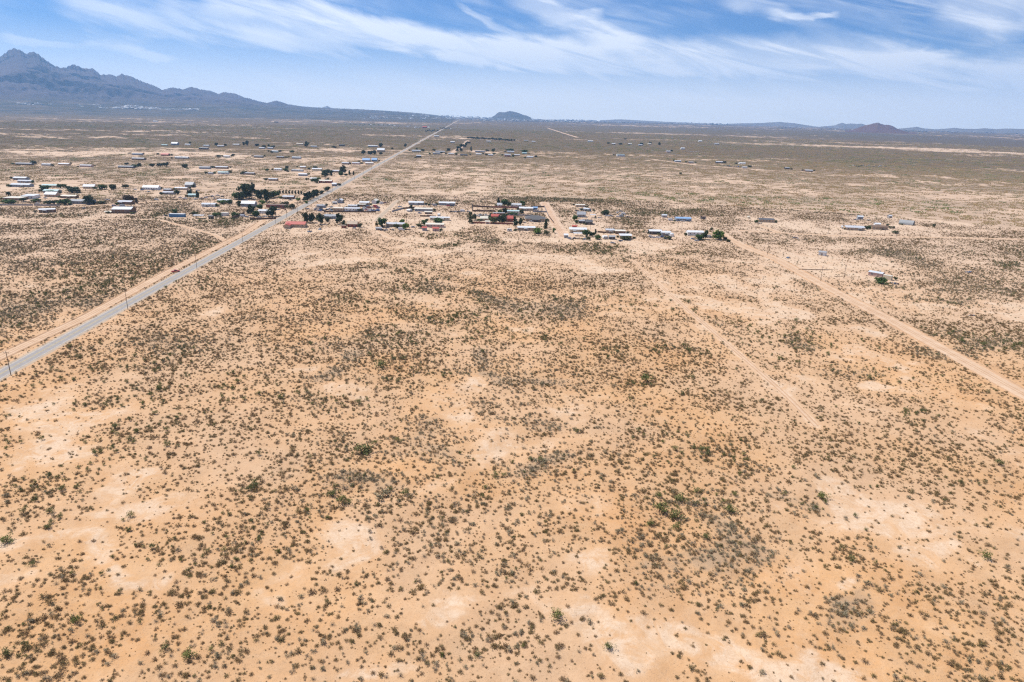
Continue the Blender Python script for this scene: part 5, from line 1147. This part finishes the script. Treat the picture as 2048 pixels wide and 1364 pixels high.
# the plain beyond, stand by stand
def far_stands(r0, r1, S, lam, tag):
    x, y, u, v, dz = wedge(r0, r1, lam)
    vg, gy, gn, e = land(x, y); fine = np.exp(.8*fbm(x/(S*1.3), y/(S*1.3), 2, 66))
    k = (RG.random(len(x)) < np.clip((.10+(2.4 if S < 15 else 1.35)*np.clip(vg-.18, 0, 1)**1.2)*fine*.8, 0, 1)) & (e > S*.42)
    x, y, gy, gn = x[k], y[k], gy[k], gn[k]; rn = RG.random(len(x)); kd = np.where(rn < np.clip(gy*.6, 0, .7), 2, np.where(RG.random(len(x)) < np.clip(gn*.5, .0, .5), 1, 0))
    for q, (s_, nm, lb) in enumerate((('farc', 'creosote_stands', 'olive-brown scrub stands over the plain'), ('farm', 'mesquite_stands', 'green scrub stands over the plain'), ('farg', 'grey_stands', 'grey scrub stands over the plain'))):
        i = np.where(kd == q)[0]
        scatter(nm+tag, s_, np.stack([x[i], y[i], np.zeros(len(i))-.02], 1), S*RG.uniform(.7, 1.25, len(i)), RG.uniform(0, 6.28, len(i)), RG.integers(0, len(SRC[s_]), len(i)), lb+lb_tag[tag])
lb_tag = {'': ' behind the first houses', '_beyond': ' far out towards the mountains'}
far_stands(980, 2300, 14, 1/95., '')
far_stands(2300, 5200, 20, 1/330., '_beyond')

# ------------------------------------------------------------------ named bushes standing out in the near ground
for i, (px, py, s, c, lb) in enumerate([(727,905,4.6,'mesq','widest green mesquite bush of the near sand, alone left of the middle'),(752,884,2.4,'mesq','green bush just up-right of the widest mesquite'),(797,882,2.2,'mesq','lone green bush right of the widest mesquite'),(768,994,3.8,'grey','round grey shrub at the right end of the dense grey stand'),
 (690,975,3.4,'grey','big grey shrub in the middle of the dense grey stand'),(720,958,3.2,'grey','grey shrub on the upper rim of the dense grey stand'),(665,990,3.2,'mesq','olive bush at the left end of the dense grey stand'),(690,1005,3.2,'mesq','olive bush on the lower rim of the dense grey stand'),(810,990,2.2,'mesq','small bright bush right of the round grey shrub'),
 (1318,1022,4.2,'mesq','bright green bush at the left of the central right stand'),(1354,1034,3.4,'mesq','bright green bush in the centre of the central right stand'),(1352,1053,2.8,'mesq','bright green bush lowest in the central right stand'),(1387,1010,3.8,'grey','dark grey shrub on top of the central right stand'),(1401,1028,3.0,'grey','second dark grey shrub of the central right stand'),(1457,1024,3.4,'mesq','dark green bush at the right end of the central right stand'),(1362,1002,3.0,'mesq','green bush at the upper tip of the central right stand'),(1300,1050,2.6,'mesq','green bush below the left of the central right stand'),
 (1645,995,3.2,'mesq','lone green bush beside the round bare patch'),(1112,1238,2.4,'mesq','yellow-green bush in the middle of the bottom sand'),(1996,932,3.0,'mesq','green bush near the right edge above the sand'),(14,1088,2.8,'mesq','green bush cut by the left edge'),(66,1130,2.2,'mesq','bright green bush near the left edge'),(1412,1075,2.0,'mesq','green bush under the central right stand'),(1968,1118,2.4,'mesq','olive bush low at the right edge'),
 (1080,925,3.2,'grey','grey shrub in the upper middle stand'),(1065,940,3.0,'grey','second grey shrub in the upper middle stand'),(955,1310,1.8,'mesq','small green bush near the bottom middle'),(1292,762,5.0,'mesq','bright green bush low in the scrub lot'),(760,735,4.5,'mesq','green bush in the brown patch of the scrub lot'),(1215,1300,2.0,'mesq','olive bush near the bottom right of the middle'),(380,1318,2.2,'mesq','yellowish bush near the bottom left'),(330,1300,2.2,'mesq','olive bush at the bottom left')]):
    g = gp(px, py); zz = float(zrel(np.array([g[0]]), np.array([g[1]]))[0]); me = SRC[c][i % len(SRC[c])]
    o = thing('mesquite_bush' if c == 'mesq' else 'grey_shrub', (g[0], g[1], zz-.05), i*1.3, lb, 'bush' if c == 'mesq' else 'shrub', 'large bushes in the near ground', me); s *= 1.6; o.scale = (s, s*.88, s*.75)

# ------------------------------------------------------------------ trees
M_bark = mat('tree_bark', (.10, .07, .05), .9)
TC = {'dark': [(.048, .068, .030), (.065, .085, .038)], 'green': [(.055, .095, .026), (.075, .12, .032)], 'bright': [(.10, .165, .030), (.13, .19, .04)], 'olive': [(.085, .095, .04), (.11, .115, .05)], 'brown': [(.10, .075, .05), (.13, .095, .06)]}
TMAT = {k: leafmat('foliage_'+k, c) for k, c in TC.items()}
TREEM = {}
def tree_meshes(form, col, var):
    key = (form, col, var)
    if key in TREEM: return TREEM[key]
    r = random.Random(hash(form+col) % 1000 if 0 else (len(form)*31+len(col)*7+var)); mb = MB(); tr = MB()
    if form == 'cone': cl = [(Vector((r.gauss(0, .07), r.gauss(0, .07), z_)), .06+.20*(1-z_)) for z_ in [.12+.8*i/13 for i in range(14)]]
    elif form == 'pine': cl = [(Vector((r.gauss(0, .17), r.gauss(0, .17), r.uniform(.2, .85))), r.uniform(.13, .22)) for i in range(16)]+[(Vector((0, 0, .92)), .09)]
    elif form == 'low': cl = [(Vector((r.uniform(-.36, .36), r.uniform(-.3, .3), r.uniform(.22, .68))), r.uniform(.18, .30)) for i in range(15)]
    else: cl = [(Vector((math.cos(i*2.4)*.24*r.random()**.5*1.4, math.sin(i*2.4)*.24*r.random()**.5*1.4, r.uniform(.26, .82))), r.uniform(.16, .25)) for i in range(16)]
    for c0, rr in cl:
        for _ in range(44):
            d = Vector((r.gauss(0, 1), r.gauss(0, 1), r.gauss(.15, 1))).normalized(); c = c0+d*rr*r.uniform(.5, 1.1); n_ = (d+Vector((r.gauss(0, .6), r.gauss(0, .6), r.gauss(0, .6)))).normalized(); u_ = n_.orthogonal().normalized(); w_ = n_.cross(u_); l = .066*r.uniform(.6, 1.4)
            mb.add([c-u_*l, c-w_*l*.8, c+u_*l, c+w_*l*.8], [(0, 1, 2, 3)])
    tr.cyl((0, 0, -.03), (0, 0, .45), .035, .02, 6)
    for c0, rr in cl[:5]: tr.cyl((0, 0, r.uniform(.15, .35)), tuple(c0), .018, .007, 5)
    TREEM[key] = (mb.mesh('crown', [TMAT[col]]), tr.mesh('trunk', [M_bark])); return TREEM[key]
def tree(px, py, wpx, hpx, form, col, label, grp, i):
    k = mpp(px, py); g = gp(px, py); W_, H_ = wpx*k, hpx*k*1.13
    nm = {'cone': 'conifer_tree', 'pine': 'pine_tree', 'round': 'round_tree', 'low': 'spreading_tree'}[form]
    base = {'cone': .5, 'pine': .66, 'round': .72, 'low': 1.0}[form]
    t = thing(nm, (g[0], g[1]+W_*.2, 0), i*1.7, label, 'tree', grp); t.scale = (W_/base, W_/base, H_/{'low': .93}.get(form, 1.0))
    cm, tm = tree_meshes(form, col, i % 3); link('trunk', tm, t); link('crown', cm, t)
ORD = 'first second third fourth fifth sixth seventh eighth ninth tenth eleventh twelfth thirteenth fourteenth fifteenth sixteenth seventeenth eighteenth nineteenth twentieth twenty-first twenty-second'.split()
T = [
 (612,446,10,18,'pine','dark','left one of the two tall dark pines by the highway house'),(624,446,11,17,'pine','dark','right one of the two tall dark pines by the highway house'),(640,449,13,19,'pine','dark','tall dark pine before the grey-blue mobile home'),(655,444,12,9,'low','olive','olive tree under the grey-blue mobile home'),(678,449.5,11,20,'pine','dark','tall dark pine left of the tan-gabled house'),(687,451,7,9,'pine','dark','short dark pine beside the tan-gabled house'),(720,455,11,8,'low','olive','olive bushy tree right of the tan-gabled house'),
 (764,454.5,16,17,'round','green','round dark green tree at the foot of the side road'),(810.5,459,13,11,'round','bright','bright green round tree before the tan-brown home'),(804,447,9,7,'round','bright','small bright tree behind the tan-brown home'),(793,456,15,8,'low','olive','olive shrubby tree in front of the tan-brown home'),(849,452,11,12,'round','green','green tree at the left end of the longest home'),(875,450,24,13,'low','green','wide green tree in front of the longest white home'),(838,456,10,8,'round','olive','olive tree left of the red-roofed sheds'),(753,453,6,8,'low','olive','small olive tree left of the round dark green one'),
 (822,417,6,7,'low','dark','dark bush behind the rounded white camper'),(882,462,7,5,'low','olive','yellowish shrub right of the brick-coloured shed'),(858,412,5,5,'low','green','green shrub between the white-roofed mobile homes'),
 (613,402,10,14,'pine','dark','first dark conifer of the roadside clump'),(620,400,10,15,'pine','dark','second dark conifer of the roadside clump'),(627,397,9,15,'pine','dark','third dark conifer of the roadside clump'),(633,394,8,13,'pine','dark','last dark conifer of the roadside clump'),(609,403,9,8,'pine','dark','low dark conifer at the foot of the roadside clump'),(655,382.5,10,8,'pine','dark','dark conifer pair beside the highway above the clump'),(643,388,8,6,'pine','dark','small dark conifer between the clump and the pair'),(612,407,8,5,'low','bright','bright shrub below the roadside clump'),(596,402,9,6,'low','bright','bright shrub behind the roadside clump'),
 (491,398,18,26,'pine','dark','tallest dark tree left of the highway'),(505,391,11,22,'pine','dark','second tallest dark tree, right behind the tallest'),(482,400,14,15,'round','dark','dark tree at the left foot of the tallest'),(472,399,22,13,'low','green','green spreading tree left of the tallest'),(498,396,10,14,'round','dark','dark tree filling the gap of the tallest pair'),(517.5,402,12,19,'pine','dark','dark pine right of the gap in the tall row'),(531,404,13,22,'pine','dark','broad dark pine right in the tall row'),(540,397,14,12,'round','dark','dark green tree behind the broad dark pine'),(551,395,14,12,'round','green','green tree at the right end of the tall row'),(525,410,9,8,'round','bright','yellow-green tree below the broad dark pine'),
 (501,431,13,19,'pine','dark','dark juniper left of the white-roofed home'),(511,433,15,10,'low','green','green tree at the foot of the dark juniper'),(545,433,14,18,'pine','dark','dark juniper right of the white-roofed home'),(537,432,9,9,'round','dark','small dark tree before the right juniper'),(519,420,12,11,'round','green','green tree beside the maroon-brown barn'),(478,414,7,11,'pine','dark','dark tree at the left end of the blue-grey house'),(433,434,17,9,'low','green','round shrub left of the white boxy shed'),(468.5,433,15,8,'low','green','round shrub right of the white boxy shed'),(349,427,11,8,'low','green','green shrub behind the blue cargo trailer'),(388,431,14,8,'low','olive','olive shrub above the open grey carport'),(443,408,18,7,'low','bright','bright green patch tree under the second white trailer'),(379,390,9,10,'round','dark','dark tree left of the pale teal home'),(395,396,6,13,'cone','dark','thin dark tree right of the pale teal home'),(354,390,9,9,'pine','dark','dark tree right of the grey lane home'),(459,408,14,8,'low','green','green tree right of the second white trailer'),(569,410,16,7,'low','olive','olive scrub tree near the highway above the barn'),(583,418,14,10,'low','olive','olive scrub tree beside the highway'),
 (89,380.5,20,9,'low','green','round green tree in front of the teal-roofed tan home'),(120,376.5,10,8,'round','green','first small round tree right of the teal-roofed home'),(129,375,7,6,'round','green','second small round tree right of the teal-roofed home'),(143,386,20,12,'round','dark','big dark green tree in the middle of the left lots'),(153,386,11,8,'round','olive','olive tree leaning on the big dark green one'),(176,409,17,17,'round','dark','tallest tree behind the yard wall, dark green'),(127,410,20,11,'round','green','green tree behind the block wall'),(107,409,20,9,'low','dark','dark spreading tree behind the block wall'),(93,409,16,7,'low','olive','olive shrub tree behind the block wall'),(14,409,26,9,'low','green','green trees along the block wall at the left edge'),(46,403,15,7,'low','dark','dark tree before the big white metal building'),(70,404,18,6,'low','green','green shrub tree right of the big white metal building'),(203,379,15,9,'round','green','round tree right of the sand-walled house'),(225,380,12,10,'round','dark','dark tree in the middle of the upper left row'),(250,377,10,8,'round','olive','olive tree at the end of the upper left row'),(257,405,18,14,'round','brown','brown leafless tree behind the grey-roofed home'),(273,407,5,10,'cone','brown','thin brown tree right of the leafless one'),(200,408,20,6,'low','olive','olive shrubs right of the long dark grey home'),(98,387,14,6,'low','bright','bright shrub before the low teal-roofed home'),(117,389,10,6,'low','dark','dark shrub right of the low teal-roofed home'),(16,392,8,8,'round','dark','dark tree at the left edge behind the cream roof'),
 (66,329,9,7,'round','dark','dark tree in the far left row'),(253,330,8,5,'low','dark','dark shrub before the long low dark home'),(267,335,14,6,'low','green','green shrubs around the long low dark home'),(277,334,9,7,'round','dark','dark tree right of the long low dark home'),(305,334,12,7,'low','dark','first dark tree of the far left hedge'),(320,334,14,8,'low','dark','second dark tree of the far left hedge'),(332,333,9,8,'round','dark','third dark tree of the far left hedge'),(369,336,10,7,'round','dark','dark tree left of the dark blue-grey home'),
 (494,291.5,6,9,'pine','dark','right one of the twin dark far trees'),(487,291,4,6,'pine','dark','left one of the twin dark far trees'),(613,294.5,8,10,'pine','dark','dark far tree between the cream and the steel roofs'),(432,292,6,6,'round','dark','dark far tree left of the grey home'),(451,292,5,4,'round','dark','small dark far tree right of the grey home'),(514,293,6,5,'round','dark','dark far tree above the small pale homes'),(527,296,8,6,'low','dark','dark far tree between the small pale homes'),(537,293,6,4,'low','green','green far tree above the second pale home'),(545,296,9,5,'low','dark','dark far tree at the end of the pale homes'),(437,315,14,5,'low','dark','dark far bushes left of the little white home'),(466,313,8,5,'low','dark','dark far bushes right of the little white home'),(380,288,5,4,'low','dark','dark far tree behind the little white home'),(487,349,7,6,'round','dark','left small tree before the low brown home'),(492,348,5,5,'cone','dark','right small tree before the low brown home'),(533,342,9,5,'low','green','green shrub left of the white home'),(574,338,6,6,'round','dark','dark tree right of the white home'),(571,342,14,5,'low','green','green shrubs right of the white home'),(630,338,9,5,'round','dark','dark tree behind the long cream home'),(584,305,10,4,'low','green','green patch tree right of the small green patch'),(543,306,6,4,'low','dark','dark tree in the small green patch'),
 (652,349,16,9,'round','dark','broad dark tree left in the far clump'),(649,354,12,9,'round','dark','dark tree under the broad one of the far clump'),(663,352,6,10,'pine','dark','slim dark tree in the far clump'),(686,348,9,15,'pine','dark','tallest tree of the far clump'),(682,353,8,9,'round','green','green tree at the foot of the tallest of the far clump'),(699,349.5,4,8,'cone','dark','left little cypress of the far clump'),(707,350,3.5,7,'cone','dark','right little cypress of the far clump'),(630,366,12,9,'round','green','round tree in front of the white-roofed tan house'),(654,363,8,6,'round','dark','dark tree before the maroon-walled house'),(692,352,10,5,'low','dark','dark shrubs right of the tallest of the far clump'),
 (727,309,7,8,'round','dark','first dark tree before the big white-roofed store'),(741,310,9,8,'round','dark','second dark tree before the big white-roofed store'),(749,309,6,7,'round','dark','third dark tree before the big white-roofed store'),(761,310,8,6,'low','dark','fourth dark tree before the big white-roofed store'),(761,294.5,7,7,'pine','dark','dark tree right of the long white far home'),(810.5,294.5,5,6.5,'pine','dark','lone dark tree beside the far highway'),(784,299,5,4,'low','dark','low dark tree left of the lone highway tree'),(668,296,10,4,'low','dark','dark far scrub tree left of the trailer row'),
 (917,298,7,5,'round','dark','first tree of the far highway clump'),(922,296,6,7,'pine','dark','tallest tree of the far highway clump'),(928,295,7,6,'round','dark','third tree of the far highway clump'),(932,291,5,5,'round','dark','highest tree of the far highway clump'),(942,302,4,8,'cone','dark','slim tree right of the far highway clump'),(914,303,6,5,'round','dark','tree left below the far highway clump'),(922,303,6,6,'pine','dark','tree below the far highway clump'),(937,287,8,4,'low','dark','dark bush tree by the faraway dark home'),(986.5,304.5,6,7,'round','dark','lone dark tree right of the pale cluster roof'),(897,302,6,5,'round','dark','dark tree behind the tan far home'),(1020,301.5,16,4,'low','green','green grove tree behind the steel-roofed far home'),(1050,305,18,5,'low','green','green hedge tree around the teal-roofed far home'),(845,302,7,4,'low','dark','dark tree right of the steel-roofed highway home'),(833,300,5,4,'low','dark','dark tree behind the steel-roofed highway home'),(868,302,8,4,'low','dark','dark tree left of the warehouse'),
 (997,409.5,6,13,'cone','dark','tall dark cypress above the small white house'),(1009,413,13,14,'round','green','bright green tree right of the small white house'),(1017,414,9,10,'round','dark','dark tree beside the bright green corral tree'),(1045,408.5,9,6,'round','green','green tree behind the white corral home'),(1009,428,9,11,'round','dark','dark tree at the end of the teal-roofed trailer'),(999,427.5,12,7,'low','green','green shrubs left of the teal-roofed trailer'),(1026,431,18,6,'low','green','green shrubs before the teal-roofed trailer'),(1044,429,7,9,'pine','olive','spindly tree right of the teal-roofed trailer'),(1004,447,18,17,'round','dark','big dark tree in the maroon compound'),(988,447.5,15,12,'round','olive','olive tree left of the big dark compound tree'),(979,441,9,8,'round','green','green tree behind the pink gatehouse'),(1028,441,6,9,'round','green','green tree right of the tall maroon house'),(940,447,9,16,'pine','olive','thin olive tree at the left corner of the compound'),(948,441,10,13,'low','olive','olive scrub tree by the left compound corner'),(941,433,9,9,'low','olive','olive scrub tree left of the line of vehicles'),(1040.5,452.5,8,15,'pine','dark','right pine of the pair behind the bright white roof'),(1032,454,9,11,'pine','dark','left pine of the pair behind the bright white roof'),(1092,457.5,7,17,'cone','dark','lone tall pine beside the broad dirt lane'),(1074,467,22,9,'low','bright','wide bright shrub before the bright white-roofed home'),(1093,470,12,9,'low','olive','olive shrub below the lone tall pine'),(1108,466,5,9,'pine','bright','small bright sapling on the broad dirt lane'),
 (1149.5,441,9,10,'round','bright','clipped bright green tree left of the grey gabled house'),(1163,422,6,5,'round','dark','dark shrub above the grey gabled house'),(1210,430,15,9,'round','dark','dark green tree in the dense lane scrub'),(1172,474,13,13,'round','green','green tree before the cream house'),(1185,474,10,9,'round','dark','dark tree right of the green one by the cream house'),(1196,479.5,14,9,'low','green','round shrub at the foot of the dark tree'),(1191,468,4,9,'cone','dark','thin dark cypress right of the cream house'),(1177,480,9,6,'low','olive','olive shrub below the cream house trees'),(1254,480,26,7,'low','olive','low green shrub before the white-roofed tan home'),(1336,479.5,15,8,'low','olive','brown-green shrub before the blue-grey home'),(1411,479,10,16,'pine','dark','tall dark tree at the end of the white mobile home'),(1399,480,13,10,'round','green','green tree before the white mobile home'),(1437,480,18,18,'round','bright','bright round tree, biggest on the lane end'),(1450,481,7,7,'round','dark','small dark tree right of the bright round one'),(1457,484,10,5,'low','olive','olive shrub last on the lane end'),(1424,461,7,6,'low','olive','olive shrub behind the bright round tree'),(1191,437,5,5,'low','dark','dark shrub beside the grey carport'),
 (1775,452,7,4,'low','olive','small olive tree behind the tan homes'),(1788,457,4,4,'round','dark','small dark tree at the right end of the tan homes'),(1792,467,14,5,'low','olive','olive shrubs below the tan homes'),(1868,454,5,6,'round','olive','lone small olive tree on the bare right lot'),(1763,568,26,12,'low','green','low green thicket in front of the pink mobile home'),
 (1217,288,7,3.5,'low','dark','faraway dark tree left in the hamlet'),(1241,289.5,10,3.5,'low','dark','faraway dark trees central in the hamlet'),(1283,290.5,7,4.5,'round','dark','faraway dark tree right in the hamlet'),(1300,288.5,5,4.5,'round','dark','faraway dark tree by the cream home'),(1319,291,4.5,6,'round','dark','faraway lone dark tree at the hamlet edge'),(1250,279.5,7,3,'low','dark','faraway dark tree behind the hamlet'),(1361,349,5,4,'round','green','small green tree alone in the right scrub'),
]
pass
rq = random.Random(77); seen_ = set()
for bi, b_ in enumerate(B):
    if b_[2] < 300 or b_[0] in ('tank', 'trailer', 'shed', 'carport'): continue
    side = [('left', -1), ('right', 1)]; rq.shuffle(side)
    for sd_, sg in side[:rq.choice([1, 1, 2])]:
        lb = 'low %s shrub tree just %s of the %s'
        c_ = rq.choice(['olive', 'green', 'dark', 'olive']); full = (lb % (c_, sd_, b_[9])).split(' beside ')[0].split(' behind ')[0].split(', ')[0]
        full = full if full not in seen_ else full.replace('low ', 'second low ', 1); seen_.add(full)
        if len(full.split()) > 16: full = ' '.join(full.split()[:16])
        T.append((b_[1]+sg*(b_[3]*.5+rq.uniform(1, 5)), b_[2]+rq.uniform(-2.5, 1.2), rq.uniform(4, 10)*(1 if b_[2] > 345 else .7), rq.uniform(3, 6)*(1 if b_[2] > 345 else .7), rq.choice(['low', 'round', 'low']), c_, full))
for i in range(8): T.append((560+i*6.1, 387+.2*i, 3.6, 6.5, 'cone', 'dark', ORD[i]+' from the left in the planted row of little conifers'))
rt_ = random.Random(9)
for i in range(22): T.append((937+i*4.3+rt_.uniform(-1, 1), 277+i*.25, rt_.uniform(4, 7), rt_.uniform(2.5, 4.5), 'round', 'dark', ORD[i]+' from the left in the faraway tree line right of the highway'))
for i in range(8): T.append((852+i*3.4, 263.5-(i % 3), 3, 2.2, 'round', 'dark', ORD[i]+' from the left of the faraway dark trees by the faraway red roof'))
for i in range(6): T.append((881+i*3.6, 257+(i % 2)*.6, 3, 1.9, 'round', 'dark', ORD[i]+' from the left in the last dark clump by the highway'))
for i in range(11): T.append((691+i*9.4, 248.5+i*.25, 4.5, 1.2, 'low', 'bright', ORD[i]+' from the left of the green trees lining the irrigated field'))
for i, t_ in enumerate(T): tree(*t_, 'trees around the houses' if t_[1] > 345 else 'far trees on the plain', i)
